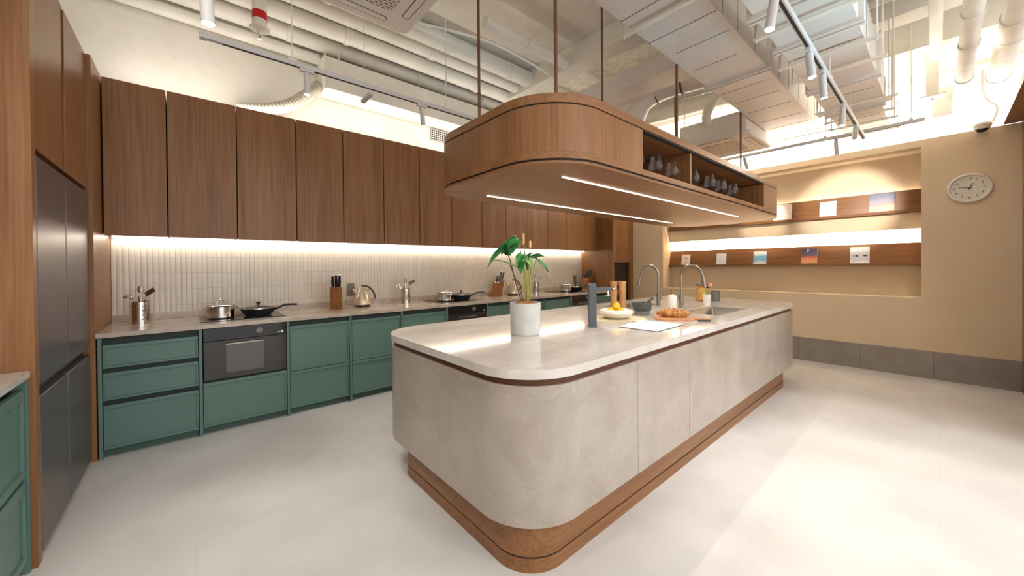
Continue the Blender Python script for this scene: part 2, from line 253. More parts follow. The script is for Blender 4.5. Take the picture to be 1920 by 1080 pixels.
# ------------------------------------------------------------------ mesh helpers
class B:
    def __init__(s): s.bm = bmesh.new()
    def box(s, x0, x1, y0, y1, z0, z1, rot=None, about=None):
        vs = [s.bm.verts.new((x, y, z)) for x in (x0, x1) for y in (y0, y1) for z in (z0, z1)]
        for f in ((0, 1, 3, 2), (4, 6, 7, 5), (0, 4, 5, 1), (2, 3, 7, 6), (0, 2, 6, 4), (1, 5, 7, 3)): s.bm.faces.new([vs[i] for i in f])
        if rot is not None: bmesh.ops.rotate(s.bm, verts=vs, cent=about or Vector(((x0+x1)/2, (y0+y1)/2, (z0+z1)/2)), matrix=Euler(rot).to_matrix())
        return s
    def prism(s, pts, z0, z1, holes=()):
        loops = [pts]+list(holes); tops = []; bots = []; te = []; be = []
        for lp in loops:
            a = [s.bm.verts.new((p[0], p[1], z0)) for p in lp]; b = [s.bm.verts.new((p[0], p[1], z1)) for p in lp]
            n = len(lp)
            for i in range(n):
                s.bm.faces.new((a[i], a[(i+1) % n], b[(i+1) % n], b[i]))
                te.append(s.bm.edges.get((b[i], b[(i+1) % n]))); be.append(s.bm.edges.get((a[i], a[(i+1) % n])))
            if not holes: s.bm.faces.new(b); s.bm.faces.new(a[::-1])
        if holes:
            bmesh.ops.triangle_fill(s.bm, use_beauty=True, edges=te); bmesh.ops.triangle_fill(s.bm, use_beauty=True, edges=be)
        return s
    def lathe(s, prof, c=(0, 0, 0), n=28, axis=None, wob=None):
        rings = []; new = []
        for r, z in prof:
            if r < 1e-5: v = s.bm.verts.new((0, 0, z)); rings.append([v]); new.append(v)
            else:
                ring = []
                for i in range(n):
                    a = 2*PI*i/n; rr = r*(wob(a) if wob else 1); v = s.bm.verts.new((rr*math.cos(a), rr*math.sin(a), z)); ring.append(v); new.append(v)
                rings.append(ring)
        for a, b in zip(rings, rings[1:]):
            if len(a) == 1 and len(b) == 1: continue
            for i in range(n):
                j = (i+1) % n
                if len(a) == 1: s.bm.faces.new((a[0], b[j], b[i]))
                elif len(b) == 1: s.bm.faces.new((a[i], a[j], b[0]))
                else: s.bm.faces.new((a[i], a[j], b[j], b[i]))
        if axis is not None:
            q = Vector((0, 0, 1)).rotation_difference(Vector(axis)); bmesh.ops.rotate(s.bm, verts=new, cent=(0, 0, 0), matrix=q.to_matrix())
        bmesh.ops.translate(s.bm, verts=new, vec=c); return s
    def cyl(s, p0, p1, r, n=20, r1=None):
        p0 = Vector(p0); p1 = Vector(p1); h = (p1-p0).length; r1 = r if r1 is None else r1
        return s.lathe([(0, 0), (r, 0), (r1, h), (0, h)], p0, n, (p1-p0))
    def tube(s, pts, r, n=12, taper=None, smooth=True):
        pts = [Vector(p) for p in pts]
        if smooth and len(pts) > 2:
            out = []
            for i in range(len(pts)-1):
                p0 = pts[max(i-1, 0)]; p1 = pts[i]; p2 = pts[i+1]; p3 = pts[min(i+2, len(pts)-1)]
                for k in range(6):
                    t = k/6; out.append(0.5*((2*p1)+(-p0+p2)*t+(2*p0-5*p1+4*p2-p3)*t*t+(-p0+3*p1-3*p2+p3)*t**3))
            out.append(pts[-1]); pts = out
        rings = []; prev = None
        for i, p in enumerate(pts):
            d = (pts[min(i+1, len(pts)-1)]-pts[max(i-1, 0)]).normalized()
            if prev is None:
                x = d.orthogonal().normalized()
            else:
                x = (prev-d*prev.dot(d)).normalized()
            prev = x; y = d.cross(x); rr = r if taper is None else r*(1+(taper-1)*i/(len(pts)-1))
            if callable(r): rr = r(i/(len(pts)-1))
            rings.append([s.bm.verts.new(p+(x*math.cos(2*PI*k/n)+y*math.sin(2*PI*k/n))*rr) for k in range(n)])
        for a, b in zip(rings, rings[1:]):
            for i in range(n): s.bm.faces.new((a[i], a[(i+1) % n], b[(i+1) % n], b[i]))
        s.bm.faces.new(rings[0][::-1]); s.bm.faces.new(rings[-1]); return s
    def done(s, name, mat, parent=None, bevel=0.0, smooth=True, seg=2, label=None, sharp=35):
        bmesh.ops.recalc_face_normals(s.bm, faces=s.bm.faces)
        me = bpy.data.meshes.new(name)
        if parent is not None and parent.get('_w'):
            bmesh.ops.translate(s.bm, verts=s.bm.verts, vec=-Vector(parent['_w']))
        s.bm.to_mesh(me); s.bm.free()
        if smooth:
            for p in me.polygons: p.use_smooth = True
            me.set_sharp_from_angle(angle=math.radians(sharp))
        me.materials.append(M[mat] if isinstance(mat, str) else mat)
        o = bpy.data.objects.new(name, me); COL.objects.link(o)
        if parent is not None:
            o.parent = parent
            if parent.get('_w'): o['_w'] = list(parent['_w'])
        if bevel:
            b = o.modifiers.new('bevel', 'BEVEL'); b.width = bevel; b.segments = seg; b.limit_method = 'ANGLE'; b.angle_limit = math.radians(40)
        if label: o['label'] = label
        return o
def thing(name, label, cat, loc=(0, 0, 0), rotz=0.0, group=None, world=False):
    o = bpy.data.objects.new(name, None); COL.objects.link(o); o.location = loc; o.rotation_euler = (0, 0, rotz)
    o.empty_display_size = 0.05; o['label'] = label; o['category'] = cat
    if group: o['group'] = group
    if world: o['_w'] = list(loc)
    return o
def tag(o, label, cat, group=None):
    o['label'] = label; o['category'] = cat
    if group: o['group'] = group
    return o
def struct(o, label=None):
    o['kind'] = 'structure'
    if label: o['label'] = label
    return o
def dup(root, loc, label, rotz=None, group=None):
    def cp(o, par):
        c = o.copy(); COL.objects.link(c); c.parent = par
        for ch in list(o.children): cp(ch, c)
        return c
    r = cp(root, None); r.location = loc
    if rotz is not None: r.rotation_euler = (0, 0, rotz)
    r['label'] = label
    if group: r['group'] = group
    return r
def rrect(x0, x1, y0, y1, r, n=14):
    pts = []
    for cx, cy, a0 in ((x1-r, y0+r, -PI/2), (x1-r, y1-r, 0), (x0+r, y1-r, PI/2), (x0+r, y0+r, PI)):
        for i in range(n+1):
            a = a0+PI/2*i/n; pts.append((cx+r*math.cos(a), cy+r*math.sin(a)))
    return pts
def text_mesh(txt, size, name, mat, parent, loc, basis, extrude=0.0006):
    c = bpy.data.curves.new(name, 'FONT'); c.body = txt; c.size = size; c.align_x = 'CENTER'; c.align_y = 'CENTER'; c.extrude = extrude
    o = bpy.data.objects.new(name, c); COL.objects.link(o)
    me = bpy.data.meshes.new_from_object(o.evaluated_get(bpy.context.evaluated_depsgraph_get())); bpy.data.objects.remove(o)
    me.materials.append(M[mat]); q = bpy.data.objects.new(name, me); COL.objects.link(q); q.parent = parent
    mm = Matrix(basis).transposed().to_4x4(); mm.translation = Vector(loc); q.matrix_local = mm; return q

# ================================================================== SETTING
struct(B().box(-1.45, 7.1, -5.0, 4.75, -0.1, 0.0).done('floor', 'floor', smooth=False), 'pale stone tile floor')
struct(B().box(-1.45, 7.1, -2.2, 4.75, 4.05, 4.2).done('ceiling', 'ceil', smooth=False), 'painted rough concrete ceiling')
struct(B().box(-1.45, 7.1, 4.618, 4.75, 0, 4.05).done('wall_back', 'cream', smooth=False), 'cream plaster wall behind the cabinets')
struct(B().box(-1.45, -1.3, -5.0, 4.618, 0, 4.05).done('wall_left', 'cream', smooth=False), 'cream plaster wall behind the refrigerator')
struct(B().box(6.96, 7.1, -5.0, 4.618, 0, 4.05).done('wall_right', 'whitewall', smooth=False), 'white upper wall above the beige partition')
b = B()
b.box(6.48, 6.84, 3.29, 4.618, 0, 2.79); b.box(6.48, 6.84, -0.60, 0.139, 0, 2.79)
b.box(6.48, 6.84, 0.139, 3.29, 0, 0.935); b.box(6.48, 6.84, 0.139, 3.29, 2.708, 2.79)
b.box(6.84, 6.96, -0.60, 4.618, 0, 2.79)
b.box(6.725, 6.84, 0.139, 3.29, 1.77, 1.968)
struct(b.done('wall_right_niche', 'paint', smooth=False), 'beige partition wall with a long recessed niche')
b = B(); ys = [-0.58+0.625*i for i in range(9)]
for i in range(8):
    y0, y1 = ys[i]+0.0015, min(ys[i+1]-0.0015, 4.0)
    if y0 < 3.95: b.box(6.466, 6.4801, y0, y1, 0, 0.318)
struct(b.done('baseboard_right', 'skirt', bevel=0.001), 'grey stone skirting tiles below the beige wall')
# backsplash tiles
struct(B().box(-0.515, 5.80, 4.604, 4.6181, 0.96, 1.63).done('trim_1', 'tile', smooth=False), 'narrow vertical glazed tiles of the backsplash')
# concrete beams crossing under the ceiling
for i, (x0, x1, z0, y0, y1, mt) in enumerate(((3.55, 3.80, 3.80, -5, 4.618, 'ceil'), (5.15, 5.4, 3.72, -5, 4.618, 'ceil'), (5.95, 6.12, 3.66, -5, 4.618, 'pipe'))):
    struct(B().box(x0, x1, y0, y1, z0, 4.0501).done('trim_%d' % (i+2), mt, smooth=False, bevel=0.008), 'painted beam crossing under the ceiling')
struct(B().box(3.80, 5.15, 1.2, 4.618, 3.97, 4.0501).done('trim_5', 'rough', smooth=False), 'rough sprayed plaster between the beams')
struct(B().box(5.4, 6.96, -5, 4.618, 3.97, 4.0501).done('trim_6', 'rough', smooth=False), 'rough sprayed plaster by the right wall')

# ================================================================== LEFT: FRIDGE AND HOUSING
T = thing('fridge_housing', 'tall walnut housing around the dark refrigerator', 'cabinet', (-0.9, 3.3, 0), world=True)
B().box(-1.29, -0.541, 2.685, 2.741, 0, 2.86).done('side_panel', 'wood', T, 0.002)
B().box(-1.29, -0.518, 3.893, 4.617, 0, 2.86).done('side_panel', 'wood', T, 0.002)
B().box(-1.29, -0.585, 2.741, 3.893, 1.915, 2.86).done('cabinet_box', 'wood_in', T)
for (y0, y1) in ((2.743, 3.262), (3.325, 3.885)):
    B().box(-0.585, -0.545, y0, y1, 1.92, 2.862).done('door', 'wood', T, 0.002)
B().box(-0.585, -0.552, 3.264, 3.323, 1.92, 2.875).done('grip_strip', 'wood_in', T, 0.001)
T = thing('refrigerator', 'dark grey four-door refrigerator in walnut housing', 'refrigerator', (-0.9, 3.3, 0), world=True)
B().box(-1.25, -0.62, 2.75, 3.885, 0.02, 1.895).done('body', 'gap', T)
for (y0, y1) in ((2.752, 3.268), (3.282, 3.878)):
    for (z0, z1) in ((0.035, 0.762), (0.815, 1.888)):
        B().box(-0.615, -0.541, y0, y1, z0, z1).done('door', 'fridge', T, 0.004)
B().box(-0.615, -0.575, 2.752, 3.268, 0.766, 0.811).done('grip_recess', 'black', T)
B().box(-0.615, -0.575, 3.282, 3.878, 0.766, 0.811).done('grip_recess', 'black', T)
for y in (2.8, 3.2, 3.34, 3.82): B().cyl((-0.58, y, 0), (-0.58, y, 0.03), 0.018, 12).done('foot', 'black', T)

# near-left counter run
def panel(b, axis, a0, a1, z0, z1, face, depth=0.02, lip=0.016, sgn=-1):
    # recessed-panel front: frame lip standing 4 mm proud round a flat field. axis 'x': front plane y=face looking -y; axis 'y': plane x=face looking +x
    def bx(u0, u1, v0, v1, d0, d1):
        if axis == 'x': b.box(u0, u1, face+d0, face+d1, v0, v1)
        else: b.box(face-d1, face-d0, u0, u1, v0, v1)
    bx(a0, a1, z0, z1, 0.011, depth)
    bx(a0, a1, z1-lip*1.6, z1, 0, 0.0115); bx(a0, a1, z0, z0+lip, 0, 0.0115)
    bx(a0, a0+lip*0.7, z0+lip, z1-lip*1.6, 0, 0.0115); bx(a1-lip*0.7, a1, z0+lip, z1-lip*1.6, 0, 0.0115)
T = thing('base_cabinet', 'green lacquered drawer cabinet beside the tall walnut side panel, near left', 'cabinet', (-0.9, 2.2, 0), world=True, group=None)
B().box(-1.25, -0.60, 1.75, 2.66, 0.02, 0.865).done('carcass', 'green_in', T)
B().box(-1.25, -0.56, 2.66, 2.682, 0, 0.865).done('end_post', 'green', T, 0.001)
for z0, z1 in ((0.07, 0.425), (0.445, 0.83)):
    b = B(); panel(b, 'y', 1.76, 2.63, z0, z1, -0.562, lip=0.03); b.done('drawer', 'green', T, 0.0015)
T = tag(B().box(-1.25, -0.555, 1.7, 2.683, 0.868, 0.90).done('worktop', 'island_top', bevel=0.002), 'pale stone worktop on the near left green cabinet', 'worktop')

# ================================================================== BACK RUN: BASE CABINETS
YB = 3.90
SEAMS = [-0.512, 0.036, 0.650, 1.198, 1.746, 2.320, 2.930, 3.459, 4.019, 4.631, 5.245, 5.795]
kinds = ['drawers', 'oven', 'doors', 'doors', 'doors', 'oven', 'doors', 'doors', 'doors', 'oven', 'doors']
labs = ['green cabinet with three drawers beside the refrigerator housing', 'green drawer cabinet under the nearest built-in oven',
        'green two-panel cabinet immediately right of the nearest oven', 'green two-panel cabinet below the kettle next to the knife block',
        'green cabinet immediately left of the middle oven', 'green cabinet housing the middle oven, mostly behind the island',
        'green cabinet immediately right of the middle oven', 'green cabinet two places right of the middle oven',
        'green cabinet immediately left of the farthest oven', 'green cabinet housing the farthest oven', 'green cabinet at the far end of the run by the tall unit']
for i, (k, lb) in enumerate(zip(kinds, labs)):
    x0, x1 = SEAMS[i], SEAMS[i+1]
    T = thing('base_cabinet', lb, 'cabinet', ((x0+x1)/2, 4.25, 0), world=True)
    g = 0.011
    B().box(x0+0.001, x0+g*2, YB-0.004, 4.0, 0, 0.862).done('post', 'green', T, 0.0015)
    zc = 0.862 if k != 'oven' else 0.432
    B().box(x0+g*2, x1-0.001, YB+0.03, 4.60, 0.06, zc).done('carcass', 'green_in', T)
    B().box(x0+g*2, x1-0.001, YB+0.045, YB+0.06, 0, 0.07).done('toe_kick', 'toe', T)
    a0, a1 = x0+g*2+0.004, x1-0.004
    rows = {'drawers': ((0.062, 0.378), (0.414, 0.610), (0.644, 0.812)), 'oven': ((0.062, 0.420),), 'doors': ((0.062, 0.398), (0.404, 0.818))}[k]
    for z0, z1 in rows:
        b = B(); panel(b, 'x', a0, a1, z0, z1, YB); b.done('drawer' if k != 'doors' else 'door', 'green', T, 0.0015)
    if i == len(kinds)-1: B().box(x1-0.02, x1+0.004, YB-0.004, 4.0, 0, 0.862).done('post', 'green', T, 0.0015)
# ovens
T = thing('built_in_oven', 'black built-in oven below the nearest hob, beside the drawer cabinet', 'oven', (0.354, 4.2, 0.435), group='built-in ovens')
B().box(-0.283, 0.29, -0.27, 0.25, 0.0, 0.425).done('housing', 'black', T)
dr = B().box(-0.289, 0.294, -0.298, -0.27, 0.003, 0.318).done('door', 'ovenface', T, 0.002)
cp = B().box(-0.289, 0.294, -0.298, -0.27, 0.322, 0.427).done('control_panel', 'ovenglass', T, 0.002)
B().box(-0.145, 0.122, -0.3005, -0.297, 0.045, 0.282).done('window', 'ovenwin', dr, 0.001)
b = B(); b.box(-0.147, 0.124, -0.325, -0.313, 0.283, 0.296); b.box(-0.14, -0.13, -0.315, -0.297, 0.284, 0.295); b.box(0.107, 0.117, -0.315, -0.297, 0.284, 0.295); b.done('handle', 'brushed', dr, 0.002)
B().lathe([(0, 0), (0.026, 0), (0.024, 0.02), (0, 0.021)], (0.088, -0.298, 0.378), 28, (0, -1, 0)).done('knob', 'knobgrey', cp)
B().box(0.253, 0.270, -0.2995, -0.297, 0.338, 0.357).done('badge', 'white', T)
B().box(0.228, 0.246, -0.2992, -0.297, 0.345, 0.349).done('lettering', 'white', T)
oven = T
dup(oven, (2.634, 4.2, 0.435), 'black built-in oven below the middle hob, half hidden by the island')
dup(oven, (4.947, 4.2, 0.435), 'black built-in oven below the farthest hob, glimpsed over the island')
# worktop with upstand
T = thing('worktop', 'long beige stone worktop along the tiled wall', 'worktop', (2.6, 4.25, 0.862), world=True)
B().box(-0.517, 5.797, 3.878, 4.604, 0.866, 0.90).done('slab', 'top', T, 0.002)
B().box(-0.517, 5.797, 4.585, 4.604, 0.90, 0.962).done('upstand', 'top', T, 0.0015)
# hobs
T = thing('hob', 'black glass hob with the nearest steel pot and black pan', 'hob', (0.36, 4.27, 0.9), group='glass hobs')
B().box(-0.31, 0.31, -0.235, 0.235, 0.0, 0.006).done('glass_plate', 'hob', T, 0.001)
b = B()
for cx, cy, r in ((-0.15, 0, 0.1), (0.14, 0.09, 0.075), (0.14, -0.1, 0.085)):
    b.lathe([(r, 0.0062), (r+0.003, 0.0066), (r+0.006, 0.0062)], (cx, cy, 0), 40)
b.done('zone_marking', 'knobgrey', T); hob = T
dup(hob, (2.64, 4.27, 0.9), 'black glass hob above the middle oven')
dup(hob, (4.95, 4.27, 0.9), 'black glass hob above the farthest oven')

# ================================================================== UPPER CABINETS
US = [-0.512, -0.144, 0.326, 0.807, 1.255, 1.702, 2.155, 2.62, 3.11, 3.553, 4.001, 4.462, 4.93, 5.417, 5.797]
ul = ['narrow walnut wall cabinet touching the tall side panel by the refrigerator']
ordn = ['second', 'third', 'fourth', 'fifth', 'sixth', 'seventh', 'eighth', 'ninth', 'tenth', 'eleventh', 'twelfth', 'thirteenth']
ul += ['walnut wall cabinet over the tiled wall, %s door from the refrigerator' % q for q in ordn] + ['walnut wall cabinet in the far corner against the tall unit']
for i in range(14):
    x0, x1 = US[i], US[i+1]
    T = thing('wall_cabinet', ul[i], 'cabinet', ((x0+x1)/2, 4.42, 1.63), world=True, group='walnut wall cabinets')
    B().box(x0+0.006, x1-0.006, 4.252, 4.602, 1.632, 2.835).done('carcass', 'wood_in', T)
    B().box(x0+0.004, x1-0.004, 4.23, 4.25, 1.622, 2.845).done('door', 'wood', T, 0.0015)
tag(B().box(-0.50, 5.79, 4.53, 4.55, 1.618, 1.628).done('led_strip', 'ledw'), 'glowing light strip under the walnut wall cabinets', 'light strip')
# tall unit at the far end
T = thing('tall_cabinet', 'tall walnut end unit with a dark appliance opening', 'cabinet', (6.1, 4.25, 0), world=True)
B().box(5.80, 5.828, 3.88, 4.604, 0, 2.85).done('side_panel', 'wood', T, 0.0015)
B().box(6.365, 6.47, 3.88, 4.604, 0, 2.85).done('side_panel', 'wood', T, 0.0015)
B().box(5.828, 6.365, 3.90, 4.60, 1.40, 2.85).done('upper_box', 'wood', T, 0.0015)
B().box(5.83, 6.363, 3.885, 3.90, 1.405, 2.845).done('door', 'wood', T, 0.0015)
B().box(5.828, 6.365, 3.90, 4.60, 0.0, 0.69).done('lower_box', 'wood', T, 0.0015)
B().box(5.83, 6.363, 3.885, 3.90, 0.07, 0.685).done('door', 'wood', T, 0.0015)
T = thing('built_in_microwave', 'black built-in appliance in the opening of the tall end unit', 'microwave', (6.1, 4.2, 0.69), world=True)
B().box(5.832, 6.361, 3.95, 4.55, 0.692, 1.392).done('housing', 'black', T)
B().box(5.834, 6.359, 3.93, 3.95, 1.05, 1.39).done('door', 'ovenglass', T, 0.002)
B().box(5.834, 6.359, 3.93, 3.95, 0.695, 1.04).done('lower_panel', 'ovenface', T, 0.002)
b = B(); b.tube([(6.13, 3.945, 1.03), (6.13, 3.90, 1.03), (6.13, 3.90, 0.82), (6.13, 3.945, 0.82)], 0.012, 8, smooth=False); b.done('handle', 'anthr', T)

# ================================================================== ISLAND
IX0, IX1, IY0, IY1 = 1.0, 5.38, 1.075, 2.645
T = thing('kitchen_island', 'large pale stone kitchen island with rounded corners and walnut plinth', 'kitchen island', (3.19, 1.86, 0), world=True)
S1 = (3.50, 4.28, 1.27, 1.63); S2 = (3.50, 4.10, 2.12, 2.50)
def rct(q, r=0.02): return rrect(q[0], q[1], q[2], q[3], r, 4)
B().prism(rrect(IX0, IX1, IY0, IY1, 0.31, 24), 0.858, 0.90, [rct(S1), rct(S2)]).done('worktop', 'island_top', T, 0.0025)
B().prism(rrect(IX0+0.022, IX1-0.022, IY0+0.022, IY1-0.022, 0.29, 20), 0.826, 0.8581, [rct((3.46, 4.32, 1.23, 1.67)), rct((3.46, 4.14, 2.08, 2.54))]).done('reveal', 'wood_dark', T)
# cladding: a shell of panels with seams
def isl_panels():
    zt, zb = 0.826, 0.205; th = 0.02
    outl = rrect(IX0+0.006, IX1-0.006, IY0+0.006, IY1-0.006, 0.305, 20)
    n = len(outl)
    seams = [1.838, 2.475, 3.11, 3.75, 4.385]
    # corner piece runs from the back-left round the near corner to the first seam
    i_r = 0
    near_left = outl[42:]            # back-left corner (21..) then near-left
    # order of outl: near-right corner(0-20), far-right(21-41), far-left(42-62), near-left(63-83)
    path = outl[42:84]+[(seams[0]-0.0015, IY0+0.006)]
    def strip(path, nm):
        b = B(); a = []
        for k, p in enumerate(path):
            q0 = Vector(path[max(k-1, 0)]); q1 = Vector(path[min(k+1, len(path)-1)]); d = (q1-q0).normalized(); nrm = Vector((-d.y, d.x))
            pi = Vector(p)+nrm*th
            a.append([b.bm.verts.new((p[0], p[1], zb)), b.bm.verts.new((p[0], p[1], zt)), b.bm.verts.new((pi.x, pi.y, zt)), b.bm.verts.new((pi.x, pi.y, zb))])
        for u, v in zip(a, a[1:]):
            for k in range(4): b.bm.faces.new((u[k], u[(k+1) % 4], v[(k+1) % 4], v[k]))
        b.bm.faces.new(a[0]); b.bm.faces.new(a[-1][::-1])
        b.done(nm, 'stone', T, 0.002)
    strip(path, 'curved_panel')
    for s0, s1 in zip(seams, seams[1:]): strip([(s0+0.0015, IY0+0.006), (s1-0.0015, IY0+0.006)], 'front_panel')
    strip([(seams[-1]+0.0015, IY0+0.006)]+outl[0:42], 'curved_panel')
    xs = [IX1-0.31-0.003, 3.8, 2.5, IX0+0.312]
    for s0, s1 in zip(xs, xs[1:]): strip([(s0-0.0015, IY1-0.006), (s1+0.0015, IY1-0.006)], 'back_panel')
isl_panels()
B().prism(rrect(IX0+0.03, IX1-0.03, IY0+0.03, IY1-0.03, 0.28, 20), 0.206, 0.60).done('core', 'wood_in', T)
B().prism(rrect(1.047, 5.06, 1.122, 2.42, 0.20, 18), 0.070, 0.2062).done('plinth', 'wood_x', T, 0.001)
B().prism(rrect(1.051, 5.056, 1.126, 2.416, 0.196, 18), 0.062, 0.0701).done('plinth_groove', 'gap', T)
B().prism(rrect(1.046, 5.061, 1.121, 2.421, 0.20, 18), 0.0, 0.062).done('plinth', 'wood_x', T, 0.001)
# sinks
def sink(q, depth, label):
    T = thing('sink', label, 'sink', ((q[0]+q[1])/2, (q[2]+q[3])/2, 0.9-depth), world=True)
    b = B(); a = rct((q[0]+0.001, q[1]-0.001, q[2]+0.001, q[3]-0.001), 0.02); c = rct((q[0]+0.012, q[1]-0.012, q[2]+0.012, q[3]-0.012), 0.03)
    n = len(a); v0 = [b.bm.verts.new((p[0], p[1], 0.893)) for p in a]; v1 = [b.bm.verts.new((p[0], p[1], 0.9-depth)) for p in c]
    for i in range(n): b.bm.faces.new((v0[i], v0[(i+1) % n], v1[(i+1) % n], v1[i]))
    b.bm.faces.new(v1)
    o = b.done('basin', 'sink', T); s = o.modifiers.new('solid', 'SOLIDIFY'); s.thickness = 0.0012; s.offset = 0
    B().lathe([(0.045, 0.0), (0.045, 0.004), (0.03, 0.003), (0, 0.001)], ((q[0]+q[1])/2, (q[2]+q[3])/2, 0.9-depth+0.001), 24).done('drain', 'steel', T)
sink(S1, 0.2, 'stainless steel sink in the island nearest the front edge')
sink(S2, 0.2, 'stainless steel sink at the back edge of the island, behind the mortar')

# ================================================================== HANGING CANOPY
CX0, CX1, CY0, CY1, CR = 1.305, 5.34, 1.20, 2.467, 0.37
T = thing('hanging_canopy', 'walnut canopy shelf with rounded ends hanging over the island', 'hanging shelf', (3.3, 1.83, 1.88), world=True)
full = rrect(CX0, CX1, CY0, CY1, CR, 24)
B().prism(full, 2.196, 2.245).done('top_board', 'wood_x', T, 0.002)
B().prism(rrect(CX0+0.008, CX1-0.008, CY0+0.008, CY1-0.008, CR-0.008, 24), 2.1865, 2.1965, [rrect(CX0+0.05, CX1-0.05, CY0+0.035, CY1-0.05, CR-0.05, 24)]).done('groove', 'gap', T)
B().prism(full, 1.908, 1.944).done('lower_board', 'wood_x', T, 0.001)
B().prism(rrect(CX0+0.01, CX1-0.01, CY0+0.01, CY1-0.01, CR-0.01, 24), 1.896, 1.9085).done('groove', 'gap', T)
B().prism(full, 1.881, 1.8965).done('underside_board', 'wood_x', T, 0.0015)
def seg_pts(x0=None, x1=None, y0=None):
    pts = []
    for p in full:
        if x1 is not None and p[0] > x1: continue
        if x0 is not None and p[0] < x0: continue
        pts.append(p)
    return pts
lp = seg_pts(x1=2.118); k = next(i for i in range(len(lp)) if lp[i][1] > 2.4)
lp = lp+[(2.118, CY0), (2.118, CY1)]
B().prism(lp, 1.944, 2.1875).done('end_block', 'wood', T, 0.0005)
rp = [p for p in full if p[0] > 4.53]; rp = rp+[(4.53, CY1), (4.53, CY0)]
B().prism(rp, 1.944, 2.1875).done('end_block', 'wood', T, 0.0005)
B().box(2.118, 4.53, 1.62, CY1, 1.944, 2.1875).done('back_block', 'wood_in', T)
B().box(2.832, 2.852, CY0+0.02, 1.62, 1.944, 2.1875).done('divider', 'wood', T, 0.001)
for y in (1.472, 2.219): B().box(1.68, 4.62, y-0.0055, y+0.0055, 1.8775, 1.8812).done('light_strip', 'led', T, label='glowing linear light')
for x, y in ((1.66, 1.50), (1.64, 2.25), (3.22, 1.50), (3.19, 2.25), (4.81, 1.50), (4.78, 2.25)):
    b = B(); b.cyl((x, y, 2.245), (x, y, 3.097 if (y < 2 and x > 2.4) else 4.05), 0.0105, 12); b.cyl((x, y, 2.245), (x, y, 2.251), 0.02, 14); b.done('suspension_rod', 'rod', T)

# wine glasses
T = thing('wine_glass', '', 'wine glass', (2.22, 1.30, 1.944), group='stemmed glasses in the canopy shelf')
b = B()
b.lathe([(0, 0), (0.032, 0.0), (0.032, 0.0015), (0.006, 0.004), (0.0045, 0.02), (0.005, 0.036), (0.02, 0.043), (0.038, 0.058), (0.047, 0.083), (0.045, 0.11), (0.036, 0.15), (0.031, 0.172),
         (0.0300, 0.172), (0.035, 0.15), (0.0440, 0.11), (0.0458, 0.083), (0.037, 0.06), (0.02, 0.0455), (0, 0.041)], n=32)
b.done('bowl_and_stem', 'glass', T)
gl = [(2.22, 'stemmed glass at the left end of the canopy shelf, beside the curved end'), (2.46, 'second stemmed glass from the left in the left canopy compartment'),
      (2.71, 'stemmed glass just left of the canopy shelf divider'), (3.07, 'stemmed glass just right of the canopy shelf divider'),
      (3.37, 'second stemmed glass right of the canopy shelf divider'), (3.62, 'third stemmed glass right of the canopy shelf divider'), (3.91, 'farthest stemmed glass, rightmost in the canopy shelf')]
T['label'] = gl[0][1]
for x, lb in gl[1:]: dup(T, (x, 1.30+random.uniform(-0.01, 0.01), 1.944), lb, rotz=random.random())

# ================================================================== ITEMS ON THE BACK WORKTOP
def hole_cyl(b, r, h, rows=4, cols=8): pass
# utensil holder
T = thing('utensil_holder', 'perforated steel utensil holder with ladles at the left end of the worktop', 'utensil holder', (-0.325, 4.40, 0.9), group='utensil holders')
b = B(); b.lathe([(0, 0), (0.056, 0), (0.056, 0.18), (0.058, 0.182), (0.054, 0.182), (0.053, 0.004), (0, 0.004)], n=32); b.done('cup', 'steel', T)
b = B()
for r_ in range(4):
    for c_ in range(8):
        a = 2*PI*(c_+0.3)/8; z = 0.035+r_*0.037; d = Vector((math.cos(a), math.sin(a), 0)); b.cyl(d*0.0555+Vector((0, 0, z)), d*0.0566+Vector((0, 0, z)), 0.005, 8)
b.done('perforation', 'black', T)
cup = T
def utensil(kind, tip, label, base, mat='steel', loc=(0, 0, 0)):
    t = thing(kind, label, kind.replace('_', ' '), loc)
    b = B(); b.tube([base, Vector(base)*0.45+Vector(tip)*0.55, tip], 0.004, 8); b.done('handle', mat, t)
    return t
def utensils(o, tags, s=1):
    L = Vector(o)
    a = -0.655  # picture-left direction is roughly (-.756,.655)
    lft = Vector((-0.756, 0.655, 0))
    t = utensil('ladle', lft*0.075+Vector((0, 0, 0.215)), tags[0], (0.01, 0, 0.012), loc=L)
    b = B(); b.lathe([(0, -0.012), (0.022, -0.006), (0.035, 0.012), (0.034, 0.012), (0.02, -0.004), (0, -0.010)], lft*0.102+Vector((0, 0, 0.225)), 18, lft*0.35*s+Vector((0, 0, -1))); b.done('bowl', 'steel', t)
    t = utensil('spatula', -lft*0.045+Vector((0, 0, 0.235)), tags[1], (-0.01, 0.01, 0.012), loc=L)
    b = B(); c = -lft*0.078+Vector((0, 0, 0.262)); b.box(-0.045, 0.045, -0.0015, 0.0015, -0.02, 0.02)
    bmesh.ops.transform(b.bm, matrix=Matrix.Translation(c) @ Matrix.Rotation(math.atan2(lft.y, lft.x), 4, 'Z') @ Matrix.Rotation(0.55, 4, 'Y'), verts=b.bm.verts); b.done('blade', 'brushed', t, 0.001)
    t = utensil('serving_spoon', Vector((0.0, 0.01, 0.272)), tags[2], (0.0, -0.02, 0.012), loc=L)
    b = B(); b.lathe([(0, 0), (0.015, 0.004), (0.02, 0.03), (0.012, 0.055), (0, 0.06)], (0, 0.01, 0.255), 14); bmesh.ops.scale(b.bm, vec=(1, 0.35, 1), verts=b.bm.verts); b.done('bowl', 'brushed', t)
    t = utensil('kitchen_tongs', lft*0.02+Vector((0, 0, 0.225)), tags[3], (0.02, 0.015, 0.012), 'stemdark', loc=L)
